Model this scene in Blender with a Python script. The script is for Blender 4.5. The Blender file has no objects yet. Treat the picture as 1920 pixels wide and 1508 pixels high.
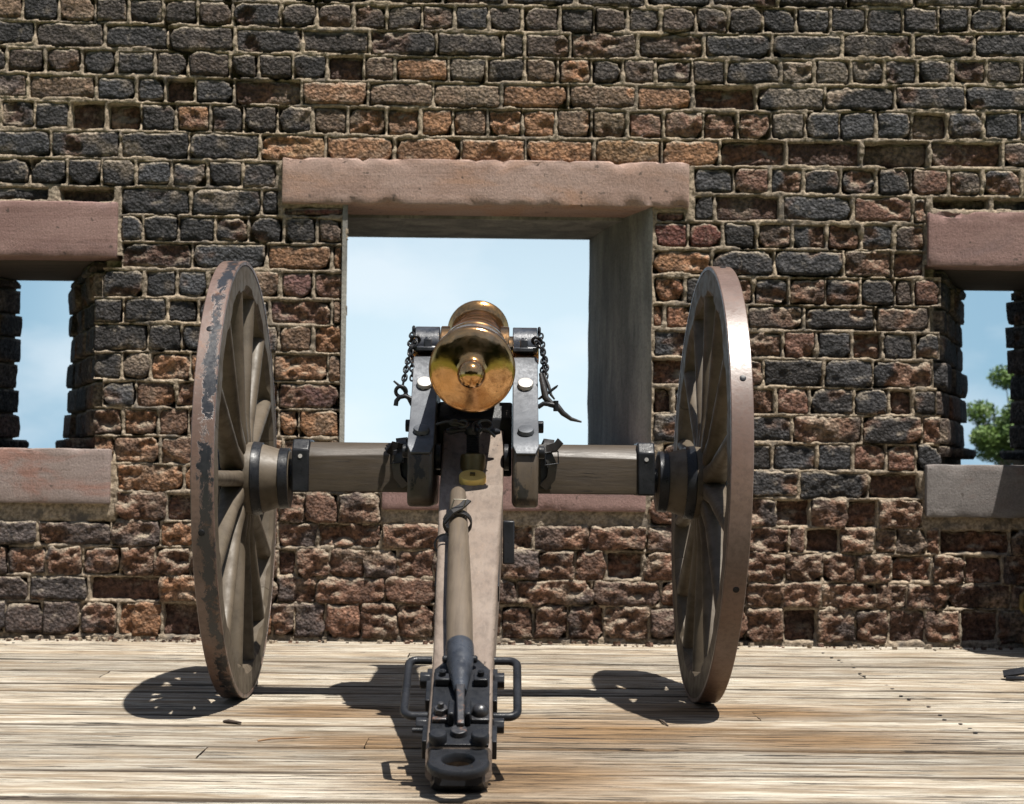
import bpy, bmesh, math, random
import numpy as np
from math import radians, sin, cos, pi, atan2, sqrt
from mathutils import Vector, Matrix

S = bpy.context.scene
COL = S.collection

# ------------------------------------------------------------------ camera
cam_d = bpy.data.cameras.new("camera")
cam = bpy.data.objects.new("camera", cam_d)
COL.objects.link(cam)
cam_d.sensor_width = 36.0
cam_d.lens = 60.94
cam_d.clip_start = 0.05
cam_d.clip_end = 2000
cam.matrix_world = (Matrix.Translation((.071, -5.8, .72))
                    @ Matrix.Rotation(-math.atan(35 / 3250), 4, 'Z')
                    @ Matrix.Rotation(pi / 2 + math.atan(151 / 3250), 4, 'X')
                    @ Matrix.Rotation(radians(.6), 4, 'Z'))
cam_d.dof.use_dof = True
cam_d.dof.focus_distance = 5.35
cam_d.dof.aperture_fstop = 6.3
S.camera = cam

# ------------------------------------------------------------------ light
SUN = Vector((.235, -.27, 1.0)).normalized()          # towards the sun
sun_d = bpy.data.lights.new("sun", 'SUN')
sun_d.energy = 5.0
sun_d.angle = radians(.53)
sun_d.color = (1.0, .955, .885)
sun = bpy.data.objects.new("sun", sun_d)
sun.rotation_euler = SUN.to_track_quat('Z', 'Y').to_euler()
sun.location = (3, -3, 12)
COL.objects.link(sun)

W = bpy.data.worlds.new("World")
S.world = W
W.use_nodes = True
nt = W.node_tree
nt.nodes.clear()
def wn(t, **k):
    n = nt.nodes.new(t)
    for a, b in k.items(): setattr(n, a, b)
    return n
sky = wn('ShaderNodeTexSky', sky_type='NISHITA', sun_disc=False)
sky.sun_elevation = math.asin(SUN.z)
sky.sun_rotation = atan2(SUN.x, SUN.y)
sky.air_density = 1.0; sky.dust_density = 1.0; sky.ozone_density = 2.0
tc = wn('ShaderNodeTexCoord')
mp = wn('ShaderNodeMapping'); mp.inputs['Scale'].default_value = (1, 1, 2.2)
nt.links.new(tc.outputs['Generated'], mp.inputs['Vector'])
nz = wn('ShaderNodeTexNoise'); nz.inputs['Scale'].default_value = 7.0; nz.inputs['Detail'].default_value = 7
nz.inputs['Roughness'].default_value = .52
nt.links.new(mp.outputs[0], nz.inputs['Vector'])
rp = wn('ShaderNodeValToRGB')
rp.color_ramp.elements[0].position = .46; rp.color_ramp.elements[0].color = (0, 0, 0, 1)
rp.color_ramp.elements[1].position = .66; rp.color_ramp.elements[1].color = (.42, .42, .42, 1)
nt.links.new(nz.outputs['Fac'], rp.inputs[0])
SKY_GAIN = (1.0, 1.0, 1.0)
CLOUD = (10.0, 10.6, 11.1)
HAZE = (3.3, 5.7, 7.7)
VEIL = (8.4, 10.4, 11.6)
mx = wn('ShaderNodeMix', data_type='RGBA')
nt.links.new(rp.outputs[0], mx.inputs[0])
# bright humid air low over the sea
sz = wn('ShaderNodeSeparateXYZ'); nt.links.new(tc.outputs['Generated'], sz.inputs[0])
mr = wn('ShaderNodeMapRange', interpolation_type='SMOOTHSTEP')
for q, v_ in ((1, -.02), (2, .42), (3, .92), (4, .0)): mr.inputs[q].default_value = v_
nt.links.new(sz.outputs[2], mr.inputs[0])
hz = wn('ShaderNodeMix', data_type='RGBA'); nt.links.new(mr.outputs[0], hz.inputs[0])
nt.links.new(sky.outputs[0], hz.inputs[6]); 
# a thin veil of cloud standing over the sea beyond the middle opening
va = wn('ShaderNodeMath', operation='ABSOLUTE'); nt.links.new(sz.outputs[0], va.inputs[0])
vn = wn('ShaderNodeTexNoise'); vn.inputs['Scale'].default_value = 5.0; vn.inputs['Detail'].default_value = 4
nt.links.new(tc.outputs['Generated'], vn.inputs['Vector'])
vs_ = wn('ShaderNodeMath', operation='MULTIPLY_ADD'); nt.links.new(vn.outputs['Fac'], vs_.inputs[0]); vs_.inputs[1].default_value = .14
nt.links.new(va.outputs[0], vs_.inputs[2])
vr = wn('ShaderNodeMapRange', interpolation_type='SMOOTHSTEP')
for q, v_ in ((1, .15), (2, .34), (3, .95), (4, .0)): vr.inputs[q].default_value = v_
nt.links.new(vs_.outputs[0], vr.inputs[0])
vm = wn('ShaderNodeMix', data_type='RGBA'); nt.links.new(vr.outputs[0], vm.inputs[0])
vm.inputs[6].default_value = (*HAZE, 1); vm.inputs[7].default_value = (*VEIL, 1)
nt.links.new(vm.outputs[2], hz.inputs[7])
nt.links.new(hz.outputs[2], mx.inputs[6])
mx.inputs[7].default_value = (*CLOUD, 1)
bg = wn('ShaderNodeBackground'); bg.inputs['Strength'].default_value = .05
nt.links.new(mx.outputs[2], bg.inputs['Color'])
wo = wn('ShaderNodeOutputWorld')
nt.links.new(bg.outputs[0], wo.inputs['Surface'])

S.view_settings.view_transform = 'Standard'
S.view_settings.look = 'None'
S.view_settings.gamma = 1.0
S.view_settings.use_curve_mapping = False
S.view_settings.exposure = .95

# ------------------------------------------------------------------ noise
def _h(i, j, k, seed):
    n = (i.astype(np.int64) * 73856093) ^ (j.astype(np.int64) * 19349663) ^ (k.astype(np.int64) * 83492791) ^ (seed * 2654435)
    n = (n ^ (n >> 13)) * 1274126177 & 0x7fffffff
    n = (n ^ (n >> 16)) * 668265263 & 0x7fffffff
    return ((n >> 7) & 0xffff) / 65535.0
def vnoise(x, y, z, seed=0):
    xi, yi, zi = np.floor(x), np.floor(y), np.floor(z)
    fx, fy, fz = x - xi, y - yi, z - zi
    fx, fy, fz = [f * f * (3 - 2 * f) for f in (fx, fy, fz)]
    xi, yi, zi = xi.astype(np.int64), yi.astype(np.int64), zi.astype(np.int64)
    r = 0
    for a in (0, 1):
        for b in (0, 1):
            for c in (0, 1):
                w = (fx if a else 1 - fx) * (fy if b else 1 - fy) * (fz if c else 1 - fz)
                r = r + w * _h(xi + a, yi + b, zi + c, seed)
    return r * 2 - 1
def fbm(x, y, z, s, octv=4, seed=0, gain=.5):
    r = 0; a = 1; t = 0
    for o in range(octv):
        r = r + a * vnoise(x * s, y * s, z * s, seed + o * 17); t += a
        a *= gain; s *= 2.03
    return r / t
def sst(x, a, b):
    t = np.clip((x - a) / (b - a), 0, 1)
    return t * t * (3 - 2 * t)

# ------------------------------------------------------------------ materials
def new_mat(name):
    m = bpy.data.materials.new(name); m.use_nodes = True
    n = m.node_tree; n.nodes.clear()
    o = n.nodes.new('ShaderNodeOutputMaterial'); b = n.nodes.new('ShaderNodeBsdfPrincipled')
    n.links.new(b.outputs[0], o.inputs[0])
    return m, n, b
class NB:
    """small node builder"""
    def __init__(s, n): s.n = n
    def coord(s, scale=(1, 1, 1), out='Object', rnd=0.0, rot=(0, 0, 0)):
        t = s.n.nodes.new('ShaderNodeTexCoord'); m = s.n.nodes.new('ShaderNodeMapping')
        m.inputs['Scale'].default_value = scale; m.inputs['Rotation'].default_value = rot
        src = t.outputs[out]
        if rnd:
            oi = s.n.nodes.new('ShaderNodeObjectInfo'); v = s.n.nodes.new('ShaderNodeVectorMath'); v.operation = 'ADD'
            mu = s.math('MULTIPLY', oi.outputs['Random'], rnd)
            s.n.links.new(src, v.inputs[0]); s.n.links.new(mu, v.inputs[1]); src = v.outputs[0]
        s.n.links.new(src, m.inputs['Vector'])
        return m.outputs[0]
    def noise(s, vec, scale, detail=5, rough=.55, dist=0):
        t = s.n.nodes.new('ShaderNodeTexNoise'); t.inputs['Scale'].default_value = scale
        t.inputs['Detail'].default_value = detail; t.inputs['Roughness'].default_value = rough
        t.inputs['Distortion'].default_value = dist
        s.n.links.new(vec, t.inputs['Vector']); return t.outputs['Fac']
    def voro(s, vec, scale, feature='F1'):
        t = s.n.nodes.new('ShaderNodeTexVoronoi'); t.feature = feature; t.inputs['Scale'].default_value = scale
        s.n.links.new(vec, t.inputs['Vector']); return t.outputs['Distance']
    def ramp(s, fac, a, b, lo=0.0, hi=1.0):
        t = s.n.nodes.new('ShaderNodeMapRange'); t.interpolation_type = 'SMOOTHSTEP'
        t.inputs[1].default_value = a; t.inputs[2].default_value = b
        t.inputs[3].default_value = lo; t.inputs[4].default_value = hi
        s.n.links.new(fac, t.inputs[0]); return t.outputs[0]
    def mix(s, fac, c1, c2, blend='MIX'):
        t = s.n.nodes.new('ShaderNodeMix'); t.data_type = 'RGBA'; t.blend_type = blend
        for i, v in ((0, fac), (6, c1), (7, c2)):
            if isinstance(v, (tuple, list)): t.inputs[i].default_value = (*v, 1) if len(v) == 3 else v
            elif isinstance(v, (int, float)): t.inputs[i].default_value = v
            else: s.n.links.new(v, t.inputs[i])
        return t.outputs[2]
    def math(s, op, a, b=None):
        t = s.n.nodes.new('ShaderNodeMath'); t.operation = op
        for i, v in enumerate((a, b)):
            if v is None: continue
            if isinstance(v, (int, float)): t.inputs[i].default_value = v
            else: s.n.links.new(v, t.inputs[i])
        return t.outputs[0]
    def sep(s, vec):
        t = s.n.nodes.new('ShaderNodeSeparateXYZ'); s.n.links.new(vec, t.inputs[0]); return t.outputs
    def bump(s, bs, h, strength=.5, dist=.01, prev=None):
        t = s.n.nodes.new('ShaderNodeBump'); t.inputs['Strength'].default_value = strength
        t.inputs['Distance'].default_value = dist
        s.n.links.new(h, t.inputs['Height'])
        if prev is not None: s.n.links.new(prev, t.inputs['Normal'])
        s.n.links.new(t.outputs[0], bs.inputs['Normal']); return t.outputs[0]
    def put(s, v, sock):
        if isinstance(v, (tuple, list)): sock.default_value = (*v, 1) if len(v) == 3 else v
        elif isinstance(v, (int, float)): sock.default_value = v
        else: s.n.links.new(v, sock)

def mat_brick():
    m, n, b = new_mat("brick"); k = NB(n)
    at = n.nodes.new('ShaderNodeAttribute'); at.attribute_name = 'tint'
    c = k.coord()
    f = k.noise(c, 55, 7, .62)
    g = k.noise(c, 14, 5, .6)
    col = k.mix(k.ramp(f, .30, .72), k.mix(1.0, at.outputs['Color'], (.30, .30, .31), 'MULTIPLY'), k.mix(1.0, at.outputs['Color'], (1.6, 1.5, 1.42), 'MULTIPLY'))
    dust = k.ramp(k.math('ADD', g, k.math('MULTIPLY', f, .35)), .76, .94, 0, .55)
    col = k.mix(dust, col, (.28, .23, .175))
    # mortar sand lying on the ledges, also painting their edges as lit
    ge = n.nodes.new('ShaderNodeNewGeometry'); gn = k.sep(ge.outputs['Normal'])
    led = k.math('MULTIPLY', k.ramp(gn[2], .12, .62, 0, .75), k.ramp(g, .36, .58))
    col = k.mix(led, col, (.33, .275, .205))
    k.put(col, b.inputs['Base Color']); k.put(k.ramp(f, .3, .7, .95, .62), b.inputs['Roughness'])
    b.inputs['Specular IOR Level'].default_value = .35
    p = k.bump(b, k.math('ADD', k.noise(c, 75, 6, .65), k.math('MULTIPLY', k.voro(c, 70), .6)), 1.0, .016)
    return m
def mat_mortar():
    m, n, b = new_mat("mortar"); k = NB(n)
    c = k.coord()
    g = k.noise(c, 3.2, 6, .6); f = k.noise(c, 60, 6, .7)
    col = k.mix(k.ramp(g, .38, .66), (.29, .237, .18), (.405, .325, .235))
    col = k.mix(k.ramp(f, .35, .62), k.mix(1.0, col, (.42, .41, .39), 'MULTIPLY'), col)
    col = k.mix(k.ramp(k.noise(c, 7, 6, .7), .50, .64), col, (.105, .09, .075))
    k.put(col, b.inputs['Base Color']); b.inputs['Roughness'].default_value = .95
    b.inputs['Specular IOR Level'].default_value = .2
    k.bump(b, f, .9, .010)
    return m
def mat_stone(name, c1, c2, c3):
    m, n, b = new_mat(name); k = NB(n)
    c = k.coord(rnd=7.0)
    g = k.noise(k.coord((1, 1, 2.4), rnd=7.0), 2.6, 6, .6, .4); f = k.noise(c, 110, 5, .7)
    col = k.mix(k.ramp(g, .36, .64), c1, c2)
    col = k.mix(k.ramp(k.noise(k.coord((.6, 1, 2), rnd=5.0), 3.4, 7, .62, .6), .5, .66), col, c3)
    col = k.mix(k.ramp(f, .3, .66), k.mix(1.0, col, (.72, .72, .72), 'MULTIPLY'), col)
    vein = k.ramp(k.noise(k.coord((.5, 1, 9), rnd=8.0), 2.4, 8, .7, .5), .54, .62, 0, .5)
    col = k.mix(vein, col, k.mix(1.0, col, (.74, .70, .68), 'MULTIPLY'))
    spots = k.ramp(k.noise(c, 26, 3, .5), .66, .72, 0, .7)
    col = k.mix(spots, col, (.05, .04, .035))
    k.put(col, b.inputs['Base Color']); b.inputs['Roughness'].default_value = .85
    b.inputs['Specular IOR Level'].default_value = .3
    bed = k.noise(k.coord((.5, 1, 16), rnd=7.0), 2.2, 7, .7, .3)
    pk = k.noise(k.coord((9, 9, 2.5), rnd=2.0, rot=(0, .35, 0)), 9, 5, .7)
    p1 = k.bump(b, k.math('ADD', f, k.math('MULTIPLY', bed, .5)), .45, .006)
    k.bump(b, pk, .28, .008, p1)
    return m
def mat_concrete():
    m, n, b = new_mat("concrete"); k = NB(n)
    c = k.coord()
    g = k.noise(k.coord((1.6, 1.6, .5)), 4, 6, .6, .3); f = k.noise(c, 70, 6, .7)
    col = k.mix(k.ramp(g, .36, .66), (.135, .13, .118), (.27, .258, .225))
    col = k.mix(k.ramp(k.noise(k.coord((5, 5, .6)), 5, 6, .65), .55, .7, 0, .55), col, (.055, .057, .05))
    col = k.mix(k.ramp(f, .3, .6), k.mix(1.0, col, (.7, .7, .68), 'MULTIPLY'), col)
    k.put(col, b.inputs['Base Color']); b.inputs['Roughness'].default_value = .9
    k.bump(b, f, .6, .008)
    return m
def mat_plank():
    m, n, b = new_mat("weathered_plank"); k = NB(n)
    oi = n.nodes.new('ShaderNodeObjectInfo')
    cw = k.coord()
    fine = k.noise(k.coord((2.6, 95, 95), rnd=9.0), 1.6, 6, .75, .15)
    f = k.noise(k.coord((1.7, 38, 38), rnd=9.0), 1.7, 8, .75, .3)
    g = k.noise(k.coord((1.5, 11, 11), rnd=9.0), 1.5, 7, .7, .4)
    h = k.noise(k.coord((.8, 3.0, 3.0), rnd=4.0), 1.7, 6, .65)
    hole = k.noise(k.coord((2.6, 60, 60), rnd=11.0), 1.3, 6, .65, .2)
    col = k.mix(k.ramp(g, .34, .60), (.33, .265, .19), (.58, .545, .475))
    col = k.mix(k.ramp(f, .36, .60), k.mix(1.0, col, (.50, .45, .39), 'MULTIPLY'), col)
    col = k.mix(k.ramp(fine, .34, .60), k.mix(1.0, col, (.62, .59, .55), 'MULTIPLY'), k.mix(1.0, col, (1.1, 1.09, 1.06), 'MULTIPLY'))
    tone = k.ramp(oi.outputs['Random'], 0, 1, .74, 1.12)
    tn = n.nodes.new('ShaderNodeCombineColor'); 
    for q in range(3): n.links.new(tone, tn.inputs[q])
    col = k.mix(1.0, col, tn.outputs[0], 'MULTIPLY')
    col = k.mix(k.ramp(h, .52, .68, 0, .7), col, k.mix(k.ramp(f, .35, .6), (.16, .115, .072), (.40, .31, .205)))
    ge = k.sep(k.coord(out='Generated'))
    ed = k.ramp(k.math('ADD', k.math('ABSOLUTE', k.math('SUBTRACT', ge[1], .5)), k.math('MULTIPLY', k.math('SUBTRACT', f, .5), .10)), .43, .49, 0, .92)
    col = k.mix(ed, col, (.06, .042, .028))
    kv = k.voro(k.coord((1.0, 3.6, 3.6), rnd=6.0), 1.3)
    col = k.mix(k.ramp(kv, .035, .075, .9, 0), col, (.075, .045, .024))
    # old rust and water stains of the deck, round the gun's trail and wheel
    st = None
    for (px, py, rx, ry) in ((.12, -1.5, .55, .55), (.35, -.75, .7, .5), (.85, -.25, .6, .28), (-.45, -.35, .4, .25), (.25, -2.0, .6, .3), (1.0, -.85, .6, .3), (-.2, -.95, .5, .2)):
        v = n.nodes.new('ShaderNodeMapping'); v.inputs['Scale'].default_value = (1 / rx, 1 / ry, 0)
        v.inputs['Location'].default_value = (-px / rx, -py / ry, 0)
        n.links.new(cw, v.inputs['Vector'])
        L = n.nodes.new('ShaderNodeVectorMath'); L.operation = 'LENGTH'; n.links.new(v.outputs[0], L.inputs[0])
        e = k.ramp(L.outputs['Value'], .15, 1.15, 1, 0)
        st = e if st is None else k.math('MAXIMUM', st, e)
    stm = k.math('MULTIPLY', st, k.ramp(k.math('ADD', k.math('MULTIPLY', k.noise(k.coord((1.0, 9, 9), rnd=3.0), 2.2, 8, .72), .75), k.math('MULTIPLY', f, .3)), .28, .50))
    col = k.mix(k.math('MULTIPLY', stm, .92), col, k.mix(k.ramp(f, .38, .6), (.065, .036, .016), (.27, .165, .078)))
    crack = k.ramp(k.math('ADD', hole, k.math('MULTIPLY', g, .3)), .735, .77)
    col = k.mix(k.math('MULTIPLY', crack, .92), col, (.022, .016, .012))
    k.put(col, b.inputs['Base Color']); b.inputs['Roughness'].default_value = .82
    b.inputs['Specular IOR Level'].default_value = .3
    hh = k.math('SUBTRACT', k.math('ADD', k.math('MULTIPLY', f, .8), k.math('MULTIPLY', fine, .5)), k.math('MULTIPLY', crack, 1.2))
    k.bump(b, hh, .9, .016)
    return m
def mat_paint(name, c1, c2, chip=None, chip_lv=.62, rough=.42, grain=(1, 1, 1), gs=20, spec=.5, bump=.25, patch=None):
    """old paint: two close tones, worn spots, brushed grain"""
    m, n, b = new_mat(name); k = NB(n)
    c = k.coord(rnd=3.0); cg = k.coord(grain, rnd=3.0)
    g = k.noise(c, 5, 6, .6); f = k.noise(cg, gs, 6, .65)
    col = k.mix(k.ramp(g, .35, .65), c1, c2)
    col = k.mix(k.ramp(f, .3, .6), k.mix(1.0, col, (.64, .62, .60), 'MULTIPLY'), col)
    r = k.ramp(f, .3, .7, rough + .15, rough - .06)
    if chip:
        cm = k.ramp(k.math('ADD', k.noise(cg, gs * .9, 8, .72), k.math('MULTIPLY', k.noise(c, 2.5, 3), .35)), chip_lv + .16, chip_lv + .2)
        col = k.mix(cm, col, chip)
    k.put(col, b.inputs['Base Color']); k.put(r, b.inputs['Roughness'])
    b.inputs['Specular IOR Level'].default_value = spec
    k.bump(b, k.math('ADD', f, k.math('MULTIPLY', k.noise(c, 9, 3), .5)), bump, .004)
    return m
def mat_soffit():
    m, n, b = new_mat('dark_soffit'); k = NB(n)  # dark brown soffit with streaky grain
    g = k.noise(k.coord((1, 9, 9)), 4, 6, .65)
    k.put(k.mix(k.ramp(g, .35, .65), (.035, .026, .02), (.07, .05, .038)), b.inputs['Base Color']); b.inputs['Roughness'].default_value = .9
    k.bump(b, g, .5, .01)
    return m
def mat_tire(name, worn):
    m, n, b = new_mat(name); k = NB(n)
    c = k.coord(); xyz = k.sep(c)
    f = k.noise(c, 70, 6, .7); g = k.noise(c, 6, 6, .65)
    col = k.mix(k.ramp(g, .35, .65), (.105, .066, .05), (.145, .098, .08))
    col = k.mix(k.ramp(f, .3, .6), k.mix(1.0, col, (.72, .7, .68), 'MULTIPLY'), col)
    patch = k.noise(k.coord((1.8, 1, 1)), 15, 12, .8, .4)
    if worn:
        near = k.ramp(k.math('ABSOLUTE', k.math('SUBTRACT', xyz[0], .012)), .0, .045, .10, -.12)
        pm = k.ramp(k.math('ADD', patch, near), .515, .55)
    else:
        pm = k.ramp(patch, .70, .73)
    col = k.mix(pm, col, (.011, .012, .015))
    edge = k.math('MULTIPLY', k.ramp(k.noise(c, 30, 5, .7), .5, .7), k.ramp(g, .5, .6))
    col = k.mix(k.math('MULTIPLY', edge, .6 if worn else .15), col, (.20, .085, .03))
    k.put(col, b.inputs['Base Color']); k.put(k.ramp(f, .3, .7, .46, .3), b.inputs['Roughness'])
    b.inputs['Specular IOR Level'].default_value = .6
    k.bump(b, k.math('SUBTRACT', k.math('MULTIPLY', f, .5), k.math('MULTIPLY', pm, .9)), .35, .003)
    return m
def mat_iron(name, c1=(.022, .024, .028), c2=(.04, .042, .046), rust=.0, rough=.38, metal=0.0, spec=.6):
    m, n, b = new_mat(name); k = NB(n)
    c = k.coord(rnd=3.0); f = k.noise(c, 60, 6, .7); g = k.noise(c, 9, 5, .6)
    col = k.mix(k.ramp(g, .35, .65), c1, c2)
    if rust:
        col = k.mix(k.math('MULTIPLY', k.ramp(k.math('ADD', k.math('MULTIPLY', f, .5), k.math('MULTIPLY', g, .6)), .6, .72), rust), col, (.15, .06, .028))
    k.put(col, b.inputs['Base Color']); k.put(k.ramp(f, .3, .7, rough - .08, rough + .16), b.inputs['Roughness'])
    b.inputs['Metallic'].default_value = metal; b.inputs['Specular IOR Level'].default_value = spec
    k.bump(b, k.math('ADD', f, g), .25, .004)
    return m
def mat_bronze(name, tarn=1.0):
    m, n, b = new_mat(name); k = NB(n)
    c = k.coord(); g = k.noise(c, 7, 7, .65, .5); f = k.noise(c, 45, 7, .7, .4)
    col = k.mix(k.ramp(g, .35, .65), (.52, .28, .105), (.66, .40, .20))
    dark = k.ramp(k.math('ADD', k.math('MULTIPLY', f, .55), k.math('MULTIPLY', g, .5)), .50, .66, 0, .7 * tarn)
    col = k.mix(dark, col, (.20, .085, .028))
    pit = k.ramp(k.noise(c, 95, 3, .5), .70, .74, 0, .8 * tarn)
    col = k.mix(pit, col, (.05, .03, .015))
    k.put(col, b.inputs['Base Color']); b.inputs['Metallic'].default_value = 1.0
    k.put(k.ramp(f, .3, .7, .07, .20), b.inputs['Roughness'])
    k.bump(b, k.math('ADD', f, k.math('MULTIPLY', g, 2)), .06, .006)
    return m
def mat_leaf(name, c1, c2):
    m, n, b = new_mat(name); k = NB(n)
    g = k.noise(k.coord(), 1.3, 4, .6)
    k.put(k.mix(k.ramp(g, .35, .65), c1, c2), b.inputs['Base Color'])
    b.inputs['Roughness'].default_value = .55
    b.inputs['Subsurface Weight'].default_value = 0
    return m
def mat_grass():
    m, n, b = new_mat("lawn_grass"); k = NB(n)
    c = k.coord(); g = k.noise(c, .35, 6, .6); f = k.noise(c, 9, 8, .7)
    col = k.mix(k.ramp(g, .35, .65), (.075, .125, .022), (.12, .165, .035))
    col = k.mix(k.ramp(f, .35, .65), k.mix(1.0, col, (.6, .6, .6), 'MULTIPLY'), col)
    k.put(col, b.inputs['Base Color']); b.inputs['Roughness'].default_value = .9
    k.bump(b, f, .8, .03)
    return m

M = dict(
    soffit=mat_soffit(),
    gstone=mat_stone("grey_stone", (.15, .135, .128), (.20, .182, .172), (.16, .125, .112)),
    brick=mat_brick(), mortar=mat_mortar(),
    lintel=mat_stone("red_sandstone", (.30, .20, .16), (.345, .245, .205), (.34, .21, .15)),
    sill=mat_stone("grey_red_sandstone", (.225, .175, .155), (.27, .215, .195), (.27, .155, .125)),
    dstone=mat_stone("purple_sandstone", (.215, .13, .115), (.26, .165, .145), (.20, .13, .12)),
    concrete=mat_concrete(), plank=mat_plank(),
    wood=mat_paint("carriage_paint", (.08, .058, .037), (.10, .074, .05), None, rough=.42, grain=(3, .6, 3), gs=14),
    axle=mat_paint("axle_paint", (.042, .031, .020), (.056, .042, .029), (.014, .010, .008), .66, rough=.46, grain=(.35, 3, 3), gs=16, bump=.45),
    stock=mat_paint("trail_paint", (.155, .12, .096), (.19, .152, .124), (.06, .045, .035), .66, rough=.44, grain=(3.6, .2, 3.6), gs=12, bump=.7),
    cheek=mat_paint("cheek_paint", (.058, .042, .027), (.073, .055, .037), (.014, .012, .010), .56, rough=.4, grain=(1.3, 1.3, .8), gs=16, bump=.3),
    spoke=mat_paint("wheel_paint", (.072, .057, .039), (.10, .08, .058), (.035, .026, .018), .70, spec=.3, rough=.52, grain=(2, 2, 2), gs=9, bump=.25),
    pole=mat_paint("handspike_paint", (.10, .078, .056), (.122, .096, .07), None, rough=.36, grain=(5, .4, .4), gs=12, bump=.15),
    iron=mat_iron("black_iron", (.009, .010, .012), (.018, .019, .022), rough=.31, spec=.2), rusty=mat_iron("rusty_black_iron", (.010, .010, .012), (.02, .02, .022), rust=.85),
    plate=mat_iron("worn_grey_iron", (.05, .055, .064), (.085, .092, .104), rough=.5, metal=.25, spec=.5),
    cap=mat_iron("black_gloss_iron", (.014, .016, .021), (.035, .04, .05), rough=.3, metal=.1, spec=.5),
    bolt=mat_iron("pale_iron", (.30, .29, .28), (.48, .46, .43), rough=.55, metal=.2),
    leather=mat_iron("black_leather", (.010, .0095, .0095), (.02, .018, .017), rough=.42),
    tire_w=mat_tire("chipped_tyre_paint", True), tire=mat_tire("tyre_paint", False),
    bronze=mat_bronze("bronze"), brass=mat_iron("brass", (.62, .40, .10), (.78, .54, .17), rough=.5, metal=.55), dbronze=mat_iron("dark_bronze", (.10, .075, .03), (.16, .12, .05), rough=.4, metal=.7),
    steel=mat_iron("buckle_steel", (.12, .11, .09), (.18, .165, .13), rough=.45, metal=.6),
    leaf=mat_leaf("leaves", (.06, .115, .018), (.10, .165, .03)), leafd=mat_leaf("dark_leaves", (.022, .038, .012), (.04, .06, .02)),
    bark=mat_paint("bark", (.20, .18, .15), (.30, .28, .24), None, rough=.9, spec=.2, bump=.8),
    grass=mat_grass(), unseen_ground=mat_stone('dark_ground', (.05, .05, .042), (.07, .066, .055), (.04, .045, .035)), twig=mat_paint("twig_bark", (.045, .03, .02), (.07, .05, .035), None, rough=.8),
    straw=mat_paint("straw", (.18, .10, .05), (.26, .16, .08), None, rough=.8),
    dark_wood=mat_paint("dark_timber", (.03, .026, .022), (.05, .042, .035), None, rough=.6),
)

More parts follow.
